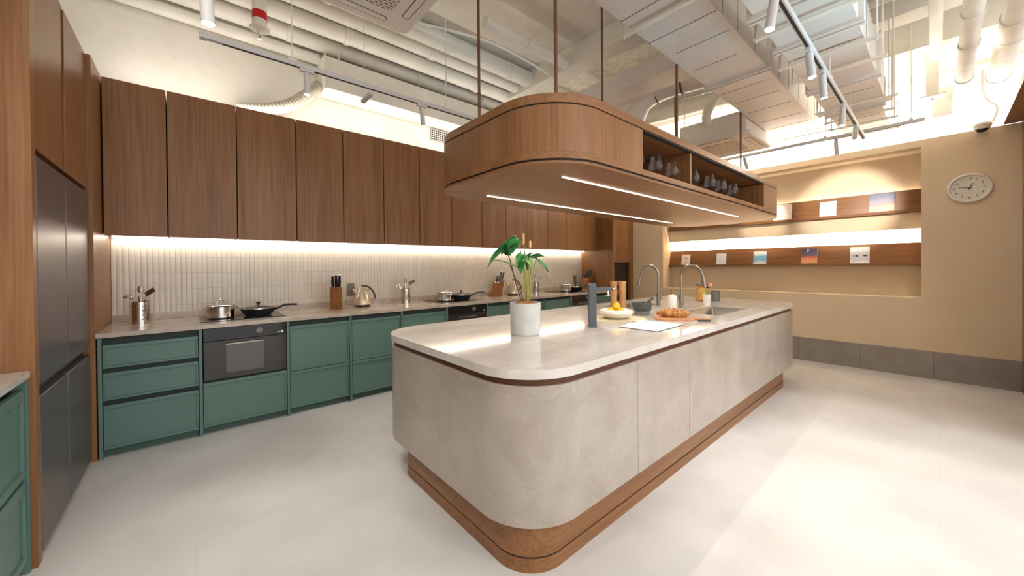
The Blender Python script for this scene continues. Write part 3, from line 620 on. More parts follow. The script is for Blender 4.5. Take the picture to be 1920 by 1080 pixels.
utensils((-0.325, 4.40, 0.9), ('steel ladle leaning left out of the leftmost utensil holder', 'dark steel spatula leaning right in the leftmost utensil holder', 'upright serving spoon in the leftmost utensil holder', 'short dark tongs in the leftmost utensil holder'))
dup(cup, (2.035, 4.40, 0.9), 'perforated steel utensil holder between the near kettle and the middle hob')
dup(cup, (4.26, 4.33, 0.9), 'perforated steel utensil holder seen behind the plant leaves')
utensils((2.035, 4.40, 0.9), ('steel ladle in the utensil holder left of the middle hob', 'spatula in the utensil holder left of the middle hob', 'serving spoon in the utensil holder left of the middle hob', 'dark tongs in the utensil holder left of the middle hob'), -1)
utensils((4.26, 4.33, 0.9), ('steel ladle in the utensil holder behind the plant', 'spatula in the utensil holder behind the plant', 'serving spoon in the utensil holder behind the plant', 'dark tongs in the utensil holder behind the plant'))
# pot
T = thing('cooking_pot', 'shiny steel pot with lid on the nearest hob', 'cooking pot', (0.20, 4.27, 0.907), rotz=0.3, group='steel pots')
B().lathe([(0, 0), (0.092, 0), (0.1, 0.008), (0.102, 0.105), (0.105, 0.108), (0.099, 0.108), (0.097, 0.01), (0, 0.006)], n=40).done('body', 'steel', T)
B().lathe([(0.105, 0.109), (0.107, 0.112), (0.1, 0.117), (0.05, 0.128), (0, 0.132)], n=40).done('lid', 'steel', T); ld = [c for c in T.children if c.name.startswith('lid')][0]
b = B(); b.tube([(-0.03, 0, 0.128), (-0.026, 0, 0.15), (0, 0, 0.162), (0.026, 0, 0.15), (0.03, 0, 0.128)], 0.005, 8); b.done('lid_handle', 'steel', ld)
for s in (-1, 1):
    b = B(); b.tube([(s*0.1, -0.03, 0.088), (s*0.128, -0.022, 0.09), (s*0.128, 0.022, 0.09), (s*0.1, 0.03, 0.088)], 0.005, 8); b.done('side_handle', 'steel', T)
pot = T
dup(pot, (2.51, 4.25, 0.907), 'shiny steel pot with lid on the middle hob', rotz=1.6); dup(pot, (4.91, 4.25, 0.907), 'shiny steel pot with lid on the farthest hob', rotz=1.6)
T = thing('frying_pan', 'black pan with glass lid on the nearest hob', 'frying pan', (0.48, 4.27, 0.907), rotz=-0.35, group='black pans')
B().lathe([(0, 0), (0.10, 0), (0.128, 0.035), (0.14, 0.062), (0.143, 0.064), (0.138, 0.064), (0.125, 0.038), (0.098, 0.005), (0, 0.004)], n=44).done('body', 'panblack', T)
B().lathe([(0.142, 0.065), (0.142, 0.068), (0.12, 0.078), (0.06, 0.09), (0, 0.094), (0, 0.092), (0.06, 0.088), (0.12, 0.076), (0.138, 0.065)], n=44).done('lid', 'glass', T); ld = [c for c in T.children if c.name.startswith('lid')][0]
B().lathe([(0.137, 0.064), (0.1435, 0.065), (0.1435, 0.071), (0.139, 0.0705)], n=44).done('lid_rim', 'steel', ld)
B().lathe([(0, 0.093), (0.012, 0.094), (0.008, 0.104), (0.022, 0.118), (0.018, 0.126), (0, 0.128)], n=20).done('lid_knob', 'black', ld)
b = B(); b.tube([(0.135, 0, 0.05), (0.17, 0, 0.066), (0.22, 0, 0.088), (0.29, 0, 0.09), (0.325, 0, 0.088)], 0.011, 10); bmesh.ops.scale(b.bm, vec=(1, 1.3, 1), verts=b.bm.verts); b.done('handle', 'panblack', T)
pan = T
dup(pan, (2.765, 4.25, 0.907), 'black pan with glass lid on the middle hob'); dup(pan, (5.17, 4.25, 0.907), 'black pan with glass lid on the farthest hob')
# knife block
def knives(L, where, rz, sc=1.3):
    mt = Matrix.Translation(Vector(L)) @ Matrix.Rotation(rz, 4, 'Z') @ Matrix.Scale(sc, 4)
    slots = ((-0.025, 0.026, 0.10), (0.0, 0.0, 0.115), (-0.03, -0.026, 0.105), (0.022, 0.024, 0.075), (0.022, -0.022, 0.08))
    d = Vector((-0.35, 0.0, 1)).normalized()
    ps = [Vector((x-0.045, y, 0.176-(x-0.0)*0.34)) for x, y, h in slots]
    def sx(p): q = mt @ (p+d*0.1)-Vector((0, 0, 1.35)); return q.dot(R3)/q.dot(F)
    order = sorted(range(5), key=lambda i: sx(ps[i])); names = ['leftmost', 'second from left', 'middle', 'fourth from left', 'rightmost']
    for i, (x, y, h) in enumerate(slots):
        t = thing('kitchen_knife', '%s of the black knife handles %s' % (names[order.index(i)], where), 'knife', L, rotz=rz, group='knives %s' % where); t.scale = (sc,)*3
        p = ps[i]
        b = B(); b.tube([p-d*0.012, p+d*h*0.5+Vector((0.002, 0, 0)), p+d*h], lambda q: 0.0085+0.003*math.sin(q*PI), 8); b.done('handle', 'black', t)
        b = B(); b.cyl(p-d*0.02, p+d*0.006, 0.0095, 8); b.done('bolster', 'steel', t)
        b = B(); b.cyl(p+d*h*0.97, p+d*(h+0.004), 0.008, 8); b.done('pommel', 'steel', t)
def kblock(L, lb, rz):
    T = thing('knife_block', lb, 'knife block', L, rotz=rz, group='knife blocks'); T.scale = (1.25,)*3
    b = B(); v = [(-0.055, 0.0), (0.045, 0.0), (0.045, 0.03), (-0.0, 0.165), (-0.095, 0.200), (-0.095, 0.150)]
    v = [(-0.05, 0), (0.06, 0), (0.012, 0.157), (-0.1, 0.195)]
    f = [b.bm.verts.new((x, -0.048, z)) for x, z in v]; g = [b.bm.verts.new((x, 0.048, z)) for x, z in v]
    b.bm.faces.new(f); b.bm.faces.new(g[::-1])
    for i in range(4): b.bm.faces.new((f[i], g[i], g[(i+1) % 4], f[(i+1) % 4]))
    b.done('block', 'kwood', T, 0.004)
    b = B(); b.box(-0.06, 0.075, -0.052, 0.052, -0.0, 0.012); b.done('foot', 'kwood', T, 0.003)
# ================================================================== kettle
def mk_kettle(L, lb, rz):
    T = thing('kettle', lb, 'kettle', L, rotz=rz, group='pyramid kettles')
    B().lathe([(0, 0), (0.078, 0), (0.08, 0.012), (0.076, 0.02)], n=36).done('base', 'black', T)
    B().lathe([(0.094, 0.020), (0.099, 0.026), (0.096, 0.05), (0.078, 0.11), (0.05, 0.18), (0.038, 0.208), (0.03, 0.215), (0, 0.215), ], n=40).done('body', 'kettle', T)
    B().lathe([(0.034, 0.212), (0.03, 0.224), (0.012, 0.232), (0, 0.233)], n=24).done('lid', 'kettle', T)
    B().lathe([(0, 0.231), (0.006, 0.232), (0.011, 0.245), (0, 0.25)], n=14).done('lid_knob', 'black', T)
    b = B(); b.tube([(0.0, 0, 0.238), (0.045, 0, 0.236), (0.1, 0, 0.2), (0.135, 0, 0.13), (0.138, 0, 0.085)], 0.011, 10); b.done('handle', 'stemdark', T)
    b = B(); b.tube([(0.05, 0, 0.19), (0.085, 0, 0.2)], 0.009, 8, smooth=False); b.tube([(0.085, 0, 0.075), (0.125, 0, 0.085)], 0.009, 8, smooth=False); b.done('handle_bracket', 'steel', T)
    b = B(); b.tube([(-0.055, 0, 0.145), (-0.088, 0, 0.185), (-0.1, 0, 0.192)], lambda q: 0.022-0.010*q, 12); b.done('spout', 'kettle', T)
kblock((1.215, 4.40, 0.9), 'upright wooden knife block between the nearest hob and the near kettle', 1.31); knives((1.215, 4.40, 0.9), 'in the block beside the near kettle', 1.31)
kblock((3.50, 4.42, 0.9), 'slanted wooden knife block right of the middle hob', PI); knives((3.50, 4.42, 0.9), 'in the block right of the middle hob', PI)
kblock((5.60, 4.36, 0.9), 'wooden knife block in the far corner by the tall unit', PI); knives((5.60, 4.36, 0.9), 'in the far corner block', PI)
mk_kettle((1.50, 4.40, 0.9), 'champagne coloured kettle beside the nearest knife block', -0.45)
mk_kettle((3.82, 4.40, 0.9), 'champagne coloured kettle seen behind the plant stems', -0.45)
# sockets
for x, lb in ((1.435, 'grey wall socket plate behind the near kettle'), (3.70, 'grey wall socket plate behind the slanted knife block'), (5.58, 'grey wall socket plate near the far corner')):
    T = thing('wall_socket', lb, 'wall socket', (x, 4.603, 1.09), group='wall sockets')
    B().box(-0.043, 0.043, -0.012, 0.0, -0.075, 0.075).done('plate', 'outlet', T, 0.003)
    b = B()
    for z in (-0.036, 0.036):
        for s in (-0.009, 0.009): b.cyl((s, -0.0125, z), (s, -0.0115, z), 0.004, 8)
    b.done('pin_holes', 'black', T)

# ================================================================== ITEMS ON THE ISLAND
# potted plant
PC = Vector((1.675, 1.804, 0.90))
T = thing('potted_plant', 'leafy plant in a pale concrete cylinder pot on the island', 'plant', tuple(PC), world=False)
B().lathe([(0, 0), (0.092, 0), (0.098, 0.006), (0.102, 0.205), (0.1, 0.21), (0.091, 0.209), (0.089, 0.18), (0, 0.178)], n=48).done('planter', 'pot', T)
b = B(); b.lathe([(0.0895, 0.182), (0.07, 0.203), (0.035, 0.216), (0, 0.219)], n=36, wob=lambda a: 1+0.0*a)
for i in range(150):
    a = random.uniform(0, 2*PI); r = 0.083*math.sqrt(random.random()); c = Vector((r*math.cos(a), r*math.sin(a), 0.216-0.032*(r/0.089)**2)); d = Vector((random.uniform(-1, 1), random.uniform(-1, 1), random.uniform(-0.1, 0.45))).normalized()*random.uniform(0.01, 0.022)
    b.tube([c-d, c+Vector((0, 0, 0.006)), c+d], 0.0014, 4)
b.done('mulch', 'soil', T)
def P(right, z, fwd_=0.0): return Vector((0.756*right+0.655*fwd_, -0.655*right+0.756*fwd_, z-0.90))
def leaf(par, base, tip, width, roll, mat, notch=0.0, droop=0.25, nm='leaf'):
    base = Vector(base); tip = Vector(tip); ax = (tip-base); Ln = ax.length; ax.normalize()
    side = ax.cross(Vector((0, 0, 1)));
    if side.length < 0.05: side = Vector((1, 0, 0))
    side.normalize(); side = Matrix.Rotation(roll, 3, ax) @ side; nrm = side.cross(ax)
    b = B(); N = 16; K = 5; rows = []
    for i in range(N+1):
        t = i/N; wv = width*(math.sin(PI*min(1, t**0.62))**0.8)*(1-0.15*t) if 0 < t < 1 else 0.002
        if t < 0.12: wv = max(wv, width*0.45)
        row = []
        for k in range(-K, K+1):
            s = k/K; ww = wv*(1-(notch*(0.5+0.5*math.sin(t*34)) if abs(s) > 0.55 else 0))
            p = base+ax*(Ln*(t-0.10*abs(s)**1.5*(1 if t < .3 else .3)))+side*(ww*s)+nrm*(-droop*Ln*t*t+0.18*width*(1-abs(s))**2*-1+0.1*width*math.sin(t*7+s*3)*abs(s))
            row.append(b.bm.verts.new(p))
        rows.append(row)
    for a, c in zip(rows, rows[1:]):
        for k in range(2*K): b.bm.faces.new((a[k], a[k+1], c[k+1], c[k]))
    o = b.done(nm, mat, par); s = o.modifiers.new('solid', 'SOLIDIFY'); s.thickness = 0.0009; return o
def stem(par, pts, r, mat='stem'):
    b = B(); b.tube(pts, r, 8, taper=0.6); b.done('stem', mat, par)
stem(T, [P(-.01, 1.08), P(-.055, 1.22), P(-.10, 1.40, .02), P(-.135, 1.475, .0)], 0.0045, 'stemdark')
stem(T, [P(0.0, 1.09), P(-.035, 1.2), P(-.075, 1.3), P(-.105, 1.37)], 0.004, 'stemdark')
stem(T, [P(0.005, 1.09), P(0.0, 1.25), P(-.02, 1.42), P(-.045, 1.52, .02)], 0.005)
stem(T, [P(0.012, 1.09), P(0.012, 1.3), P(-.001, 1.45), P(-.008, 1.50)], 0.0055)
stem(T, [P(0.02, 1.09, .01), P(0.024, 1.28), P(0.033, 1.42), P(0.036, 1.48)], 0.005)
stem(T, [P(0.015, 1.09, -.01), P(0.012, 1.25, -.02), P(-.02, 1.38, -.04)], 0.004)
stem(T, [P(0.025, 1.09), P(0.05, 1.25, .01), P(0.07, 1.38, .0), P(.085, 1.40, .0)], 0.0035)
stem(T, [P(0.022, 1.09), P(0.03, 1.22, .03), P(0.045, 1.36, .05), P(.03, 1.42, .06)], 0.004)
leaf(T, P(-.13, 1.50, 0), P(-.265, 1.36, -.02), 0.045, 0.5, 'leaf', 0.15, 0.12)
leaf(T, P(-.125, 1.47, 0), P(-.03, 1.53, -.03), 0.06, 1.2, 'leaf', 0.1, 0.2)
leaf(T, P(-.05, 1.54, .02), P(-.16, 1.44, -.03), 0.055, -0.7, 'leafdark', 0.1, 0.1)
leaf(T, P(-.135, 1.475, 0), P(-.08, 1.425, -.05), 0.045, -1.2, 'leafdark', 0.0, 0.1)
leaf(T, P(-.105, 1.375, 0), P(-.21, 1.41, .02), 0.022, 0.2, 'leafpale', 0.1, 0.15)
leaf(T, P(-.11, 1.37, 0), P(-.045, 1.35, .0), 0.03, 0.1, 'leafpale', 0.1, 0.05)
leaf(T, P(-.02, 1.38, -.04), P(-.035, 1.31, -.08), 0.035, 0.3, 'leaf', 0.2, 0.1)
leaf(T, P(-.02, 1.43, -.03), P(-.055, 1.36, -.08), 0.034, -0.5, 'leaf', 0.2, 0.1)
leaf(T, P(.035, 1.43, .0), P(-.02, 1.41, -.08), 0.04, 0.5, 'leafdark', 0.2, 0.1)
leaf(T, P(.03, 1.42, .06), P(.09, 1.41, .04), 0.032, -0.3, 'leaf', 0.3, 0.1)
leaf(T, P(.085, 1.40, 0), P(.17, 1.33, -.02), 0.034, 0.3, 'leaf', 0.35, 0.2)
leaf(T, P(.02, 1.41, -.02), P(.05, 1.34, -.07), 0.03, 0.1, 'leafpale', 0.2, 0.1)
leaf(T, P(.03, 1.43, .02), P(-.005, 1.33, -.06), 0.036, 0.9, 'leaf', 0.25, 0.15)
leaf(T, P(.05, 1.42, .03), P(.12, 1.43, -.02), 0.028, 0.8, 'leafdark', 0.3, 0.25)
leaf(T, P(.12, 1.37, 0), P(.185, 1.26, -.02), 0.007, 0.3, 'leafpale', 0.3, 0.1)
B().lathe([(0, 0), (0.006, 0.004), (0.009, 0.03), (0.0075, 0.07), (0, 0.082)], P(-.008, 1.49), 12).done('flower_spike', 'spike', T)
B().lathe([(0, 0), (0.007, 0.004), (0.01, 0.02), (0.008, 0.045), (0, 0.052)], P(.036, 1.47), 12).done('flower_spike', 'spike', T)
# square pillar tap
T = thing('pillar_tap', 'dark grey square pillar tap standing on the island beside the fruit bowl', 'tap', (2.215, 1.665, 0.9), rotz=-0.714)
B().box(-0.027, 0.027, -0.027, 0.027, 0, 0.318).done('column', 'anthr', T, 0.002)
B().box(0.0271, 0.15, -0.016, 0.016, 0.268, 0.290).done('arm', 'anthr', T, 0.002)
b = B(); b.cyl((0.115, 0, 0.268), (0.115, 0, 0.24), 0.009, 14); b.lathe([(0, 0), (0.014, 0.002), (0.017, 0.012), (0.012, 0.022), (0, 0.024)], (0.115, 0, 0.222), 16); b.cyl((0.15, 0, 0.28), (0.168, 0, 0.284), 0.01, 12); b.done('nozzle', 'steel', T)
# mat, bowl, fruit
T = tag(B().prism(rrect(-0.24, 0.24, -0.17, 0.17, 0.16, 10), 0, 0.004).done('placemat', 'mat', bevel=0.001), 'oval straw placemat under the white fruit bowl', 'placemat'); T.location = (2.70, 1.775, 0.9002); T.rotation_euler = (0, 0, -0.714)
T = tag(B().lathe([(0, 0.0), (0.05, 0), (0.085, 0.008), (0.125, 0.03), (0.14, 0.052), (0.132, 0.07), (0.11, 0.076), (0.09, 0.068), (0.075, 0.045), (0.05, 0.025), (0, 0.02)], n=48).done('fruit_bowl', 'ceramic'), 'thick-rimmed white ceramic bowl holding lemons', 'bowl'); T.location = (2.70, 1.785, 0.9045)
lem = [(0, -0.045, 0.058, 'lemon at the front left inside the white bowl'), (0.035, 0.03, 0.06, 'lemon at the back inside the white bowl'), (-0.035, 0.025, 0.058, 'lemon at the left inside the white bowl'), (0.0, -0.005, 0.098, 'topmost round lemon in the white bowl')]
for i, (x, y, z, lb) in enumerate(lem):
    t = thing('lemon', lb, 'lemon', (2.70+x, 1.785+y, 0.905+z), rotz=i*1.3, group='lemons in the bowl')
    r = 0.036 if i < 3 else 0.034
    B().lathe([(0, -r*1.18), (r*0.25, -r*1.06), (r*0.7, -r*0.72), (r, 0), (r*0.7, r*0.72), (r*0.25, r*1.06), (0, r*1.2)], n=20, axis=(1, 0.2, 0.1) if i < 3 else (0.2, 0.1, 1)).done('fruit', 'lemon', t)
    B().cyl((r*1.12, 0.2*r, 0.1*r) if i < 3 else (0.2*r, 0.1*r, 1.1*r), (r*1.22, 0.25*r, 0.12*r) if i < 3 else (0.22*r, 0.1*r, 1.2*r), 0.003, 8).done('stalk', 'stem', t)
# mills
T = thing('pepper_mill', 'left one of the two tall wooden mills behind the fruit bowl', 'pepper mill', (3.30, 2.205, 0.9), group='wooden mills'); T.scale = (1.15, 1.15, 1.0)
B().lathe([(0, 0), (0.035, 0), (0.036, 0.01), (0.031, 0.06), (0.027, 0.11), (0.032, 0.17), (0.033, 0.187), (0, 0.187)], n=28).done('body', 'mill', T)
B().lathe([(0, 0.189), (0.032, 0.189), (0.029, 0.21), (0.029, 0.235), (0.034, 0.275), (0.034, 0.285), (0, 0.287)], n=28).done('head', 'mill', T)
B().lathe([(0.028, 0.186), (0.0285, 0.189)], n=24).done('ring', 'stemdark', T)
dup(T, (3.365, 2.145, 0.9), 'right one of the two tall wooden mills behind the fruit bowl', rotz=1)
# mortar and pestle
T = thing('mortar', 'dark granite mortar behind the chopping board', 'mortar', (3.09, 1.765, 0.9))
B().lathe([(0, 0), (0.066, 0), (0.068, 0.012), (0.066, 0.036), (0.07, 0.042)], n=36).done('foot', 'gran2', T)
B().lathe([(0.07, 0.040), (0.078, 0.046), (0.080, 0.105), (0.078, 0.112), (0.069, 0.112), (0.06, 0.07), (0.03, 0.05), (0, 0.046)], n=40).done('bowl', 'gran', T)
T = tag(B().tube([(0.0, 0, 0.0), (0.04, -0.005, 0.03), (0.115, -0.012, 0.08)], lambda q: 0.017-0.007*math.sin(q*PI*0.9), 14).done('pestle', 'gran'), 'dark granite pestle leaning out of the mortar', 'pestle')
T.location = (3.085, 1.765, 0.968); T.rotation_euler = (0, 0, -0.3)
# cutting board, bread, knife
T = thing('chopping_board', 'wooden chopping board with handle carrying the braided loaf', 'chopping board', (3.03, 1.405, 0.9), rotz=-0.93)
B().prism(rrect(-0.19, 0.10, -0.095, 0.095, 0.04, 8), 0, 0.018).done('board', 'board', T, 0.003)
B().prism(rrect(0.09, 0.235, -0.024, 0.024, 0.02, 6), 0.0005, 0.0175).done('handle', 'board', T, 0.003)
T = thing('bread_loaf', 'braided golden loaf on the wooden chopping board', 'bread', (3.005, 1.44, 0.919), rotz=-0.93)
b = B()
N, K = 64, 22; rows = []
for i in range(N+1):
    t = i/N; env = math.sin(PI*min(max(t, 0.001), 0.999))**0.45; row = []
    for k in range(K):
        a = 2*PI*k/K; br_ = 0.92+0.32*abs(math.sin(t*PI*8+abs(math.cos(a))*2.2))**0.7*max(0, math.sin(a)*0.8+0.25)
        y = math.cos(a)*0.052*env*br_; z = 0.03+math.sin(a)*0.038*env*br_
        row.append(b.bm.verts.new((-0.135+0.27*t, y, max(z, 0.0))))
    rows.append(row)
for a, c in zip(rows, rows[1:]):
    for k in range(K): b.bm.faces.new((a[k], a[(k+1) % K], c[(k+1) % K], c[k]))
b.bm.faces.new(rows[0]); b.bm.faces.new(rows[-1][::-1]); b.done('crust', 'bread', T, sharp=80)
T = thing('paring_knife', 'small dark knife lying at the chopping board handle', 'knife', (3.01, 1.245, 0.9), rotz=-0.75)
b = B(); b.tube([(0, 0, 0.009), (0.05, 0, 0.010), (0.095, 0, 0.008)], 0.008, 8); b.done('handle', 'black', T)
b = B(); b.box(-0.10, 0.0, -0.009, 0.009, 0.002, 0.004); b.done('blade', 'steel', T)
# open notebook
T = thing('open_notebook', 'open white notebook lying in front of the chopping board', 'notebook', (2.56, 1.385, 0.9), rotz=0.03)
def page(sgn, x0, x1, lift):
    b = B(); N = 12; rows = []
    for i in range(N+1):
        t = i/N; x = x0+(x1-x0)*t; z = 0.006+lift*math.sin(PI*min(1, t*1.15))**2*(1-t)*1.6+0.006*(1-t)
        rows.append([b.bm.verts.new((x, y, zz)) for y, zz in ((-0.14, z), (0.14, z), (0.14, 0.003), (-0.14, 0.003))])
    for a, c in zip(rows, rows[1:]):
        for k in range(4): b.bm.faces.new((a[k], a[(k+1) % 4], c[(k+1) % 4], c[k]))
    b.bm.faces.new(rows[0]); b.bm.faces.new(rows[-1][::-1]); return b
page(1, 0.0, 0.21, 0.016).done('page_block', 'paper', T); page(-1, 0.0, -0.21, 0.010).done('page_block', 'paper', T)
B().box(-0.215, 0.215, -0.145, 0.145, 0.0, 0.003).done('cover', 'pageedge', T)
b = B(); 
for k in range(5): b.box(0.03, 0.17-0.02*(k % 2), -0.12+0.018*k, -0.117+0.018*k, 0.0255-k*0.0, 0.0262)
bmesh.ops.scale(b.bm, vec=(1, 1, 0.7), verts=b.bm.verts); 
b.bm.free()
# faucets
T = thing('kitchen_faucet', 'tall gooseneck faucet arching left over the back sink', 'faucet', (3.92, 2.045, 0.9), rotz=0, group='gooseneck faucets')
B().lathe([(0, 0), (0.027, 0), (0.027, 0.006), (0.021, 0.01), (0.021, 0.13), (0.016, 0.134), (0, 0.134)], n=24).done('base', 'brushed', T)
arc = [(0, 0, 0.12), (0, 0, 0.25), (0, 0, 0.34), (0, 0.012, 0.385), (0, 0.05, 0.43), (0, 0.105, 0.447), (0, 0.16, 0.43), (0, 0.20, 0.385), (0, 0.215, 0.34), (0, 0.225, 0.30)]
b = B(); b.tube(arc, 0.0125, 14); b.done('spout', 'brushed', T)
b = B(); b.tube([(0, 0.222, 0.315), (0, 0.229, 0.27), (0, 0.236, 0.225)], lambda q: 0.0155+0.004*q, 14); b.done('spray_head', 'brushed', T)
b = B(); b.cyl((0.02, 0, 0.07), (0.045, 0, 0.07), 0.013, 14); b.tube([(0.045, 0, 0.07), (0.06, 0, 0.10), (0.075, 0, 0.145)], 0.005, 8); b.done('lever', 'brushed', T)
dup(T, (3.885, 1.775, 0.9), 'tall gooseneck faucet arching right over the front sink', rotz=PI-0.0)
# soap
T = thing('soap_dispenser', 'white bottle with bronze pump between the two faucets', 'soap dispenser', (3.76, 1.81, 0.9))
B().lathe([(0, 0), (0.042, 0), (0.045, 0.005), (0.045, 0.115), (0.038, 0.132), (0.016, 0.14), (0.016, 0.148), (0, 0.148)], n=32).done('bottle', 'ceramic', T)
b = B(); b.cyl((0, 0, 0.148), (0, 0, 0.165), 0.017, 20); b.cyl((0, 0, 0.165), (0, 0, 0.195), 0.005, 10); b.cyl((0, 0, 0.19), (0, 0, 0.203), 0.015, 16); b.tube([(0, 0, 0.198), (-0.02, 0.018, 0.2), (-0.04, 0.035, 0.193)], 0.004, 8); b.done('pump', 'gold', T)
# pasta jar
T = thing('storage_jar', 'glass jar full of dry pasta behind the front sink', 'jar', (4.80, 1.93, 0.9))
B().lathe([(0, 0), (0.072, 0), (0.075, 0.006), (0.075, 0.19), (0.068, 0.2), (0.066, 0.2), (0.072, 0.188), (0.072, 0.008), (0, 0.005)], n=36).done('glass_body', 'glass', T)
B().lathe([(0, 0.008), (0.068, 0.008), (0.068, 0.175), (0.05, 0.182), (0, 0.184)], n=36, wob=lambda a: 1+0.02*math.sin(9*a)).done('pasta', 'pasta', T)
B().lathe([(0.0, 0.2), (0.073, 0.2), (0.073, 0.217), (0.0, 0.22)], n=36).done('lid', 'brushed', T)
B().lathe([(0, 0.219), (0.008, 0.22), (0.013, 0.236), (0, 0.245)], n=16).done('lid_knob', 'brushed', T)
T = tag(B().lathe([(0, 0), (0.045, 0), (0.048, 0.13), (0.045, 0.13), (0.042, 0.006), (0, 0.006)], n=30).done('tumbler', 'knobgrey'), 'grey tumbler standing behind the little flower pot', 'cup'); T.location = (4.86, 1.80, 0.9)
T = thing('potted_flowers', 'small white pot of coral flowers behind the front sink', 'potted flowers', (4.32, 1.69, 0.9)); T.scale = (1.3,)*3
B().lathe([(0, 0), (0.024, 0), (0.033, 0.085), (0.034, 0.092), (0.03, 0.092), (0.029, 0.08), (0, 0.078)], n=28).done('planter', 'ceramic', T)
b = B()
for i in range(9):
    a = i*2.4; r = 0.035*math.sqrt((i+1)/9); b.tube([(0, 0, 0.08), (r*math.cos(a)*0.6, r*math.sin(a)*0.6, 0.12), (r*1.2*math.cos(a), r*1.2*math.sin(a), 0.145+0.01*(i % 3))], 0.0015, 5)
b.done('flower_stems', 'leafpale', T)
for i in range(9):
    a = i*2.4; r = 0.042*math.sqrt((i+1)/9); b = B(); c = Vector((r*math.cos(a), r*math.sin(a), 0.148+0.012*(i % 3)))
    for k in range(6):
        q = 2*PI*k/6; b.lathe([(0, 0), (0.008, 0.003), (0.006, 0.012), (0, 0.017)], c, 6, (math.cos(q), math.sin(q), 0.6))
    b.done('blossom', 'petal' if i % 4 else 'petaldark', T)

# ================================================================== DISPLAY SHELVES AND BOOKS
def shelf(z, lb):
    T = thing('display_shelf', lb, 'shelf', (6.78, 1.72, z), world=True, group='display shelves')
    B().box(6.69, 6.838, 0.142, 3.287, z-0.02, z).done('ledge', 'wood_y', T, 0.001)
    B().box(6.69, 6.702, 0.142, 3.287, z, z+0.016).done('lip', 'wood_y', T, 0.001)
    b = B(); b.box(-0.008, 0.008, 0.142-1.72, 3.287-1.72, 0, 0.272)
    bmesh.ops.transform(b.bm, matrix=Matrix.Translation((6.738, 1.72, z)) @ Matrix.Rotation(0.19, 4, 'Y'), verts=b.bm.verts); b.done('leaning_board', 'wood_y', T, 0.001)
    return T
shelf(1.332, 'lower walnut display shelf in the wall niche, holding five booklets')
shelf(1.990, 'upper walnut display shelf in the wall niche, under the warm glow')
T = tag(B().box(6.815, 6.83, 0.16, 3.27, 1.49, 1.497).done('led_strip', 'ledw'), 'light strip hidden behind the lower display shelf', 'light strip')
def book(y0, y1, z, h, mat, lb, th=0.008, group='booklets on the display shelves', name='booklet', extra=None):
    T = thing(name, lb, 'booklet', (6.722, (y0+y1)/2, z+0.001), group=group); T.rotation_euler = (0, 0.17, 0)
    w_ = y0-y1
    B().box(-th, 0, -abs(w_)/2, abs(w_)/2, 0, h).done('cover', mat, T, 0.0008)
    B().box(-th*0.8, -th*0.2, -abs(w_)/2-0.0006, abs(w_)/2-0.002, 0.003, h-0.002).done('pages', 'paper', T)
    if extra: extra(T, abs(w_), h, -th-0.0006)
    return T
BAS = ((0, -1, 0), (0, 0, 1), (-1, 0, 0))
def ex_pink(T, w_, h, x):
    b = B(); b.box(x, x+0.0005, -0.02, 0.03, h*0.22, h*0.26); b.box(x, x+0.0005, -0.035, 0.02, h*0.6, h*0.66); b.box(x, x+0.0005, -0.01, 0.04, h*0.75, h*0.78); b.done('print', 'ink', T)
def ex_F(T, w_, h, x): text_mesh('F', 0.07, 'letter', 'paper', T, (x-0.0006, 0.01, h*0.86), BAS)
def ex_tool(T, w_, h, x):
    b = B(); b.box(x, x+0.0005, 0.03, 0.075, h*0.47, h*0.5); b.cyl((x, 0.026, h*0.485), (x+0.0005, 0.026, h*0.485), 0.013, 12); b.box(x, x+0.0005, -0.075, -0.035, h*0.45, h*0.53); b.done('print', 'ink', T)
def ex_line(T, w_, h, x):
    b = B(); b.box(x, x+0.0005, -w_*0.45, w_*0.45, h*0.76, h*0.775); b.done('print', 'ink', T)
book(3.065, 2.915, 1.332, 0.20, 'pinkpaper', 'pale pink booklet at the far left of the lower shelf', extra=ex_pink)
book(2.475, 2.325, 1.332, 0.20, 'greypaper', 'plain white booklet between the pink and the blue booklets')
book(1.93, 1.755, 1.332, 0.215, 'blueband', 'white booklet with a light blue band on the lower shelf', extra=ex_line)
book(1.32, 1.14, 1.332, 0.235, 'sunset', 'booklet with sunset picture and white letter F on the lower shelf', extra=ex_F)
book(0.79, 0.60, 1.332, 0.235, 'greyband', 'square white booklet with two small dark tools, right end of lower shelf', extra=ex_tool)
book(1.66, 1.43, 1.99, 0.25, 'pinkpaper', 'blank cream book on the upper shelf beside the canopy', th=0.02)
book(1.11, 0.93, 1.99, 0.225, 'greypaper', 'small white book in the brightest part of the upper shelf', th=0.012)
book(0.60, 0.37, 1.99, 0.255, 'sunset', 'dark sky picture book near the right end of the upper shelf', th=0.02)
book(2.35, 2.13, 1.99, 0.24, 'greypaper', 'pale book on the upper shelf seen behind the canopy end', th=0.012)

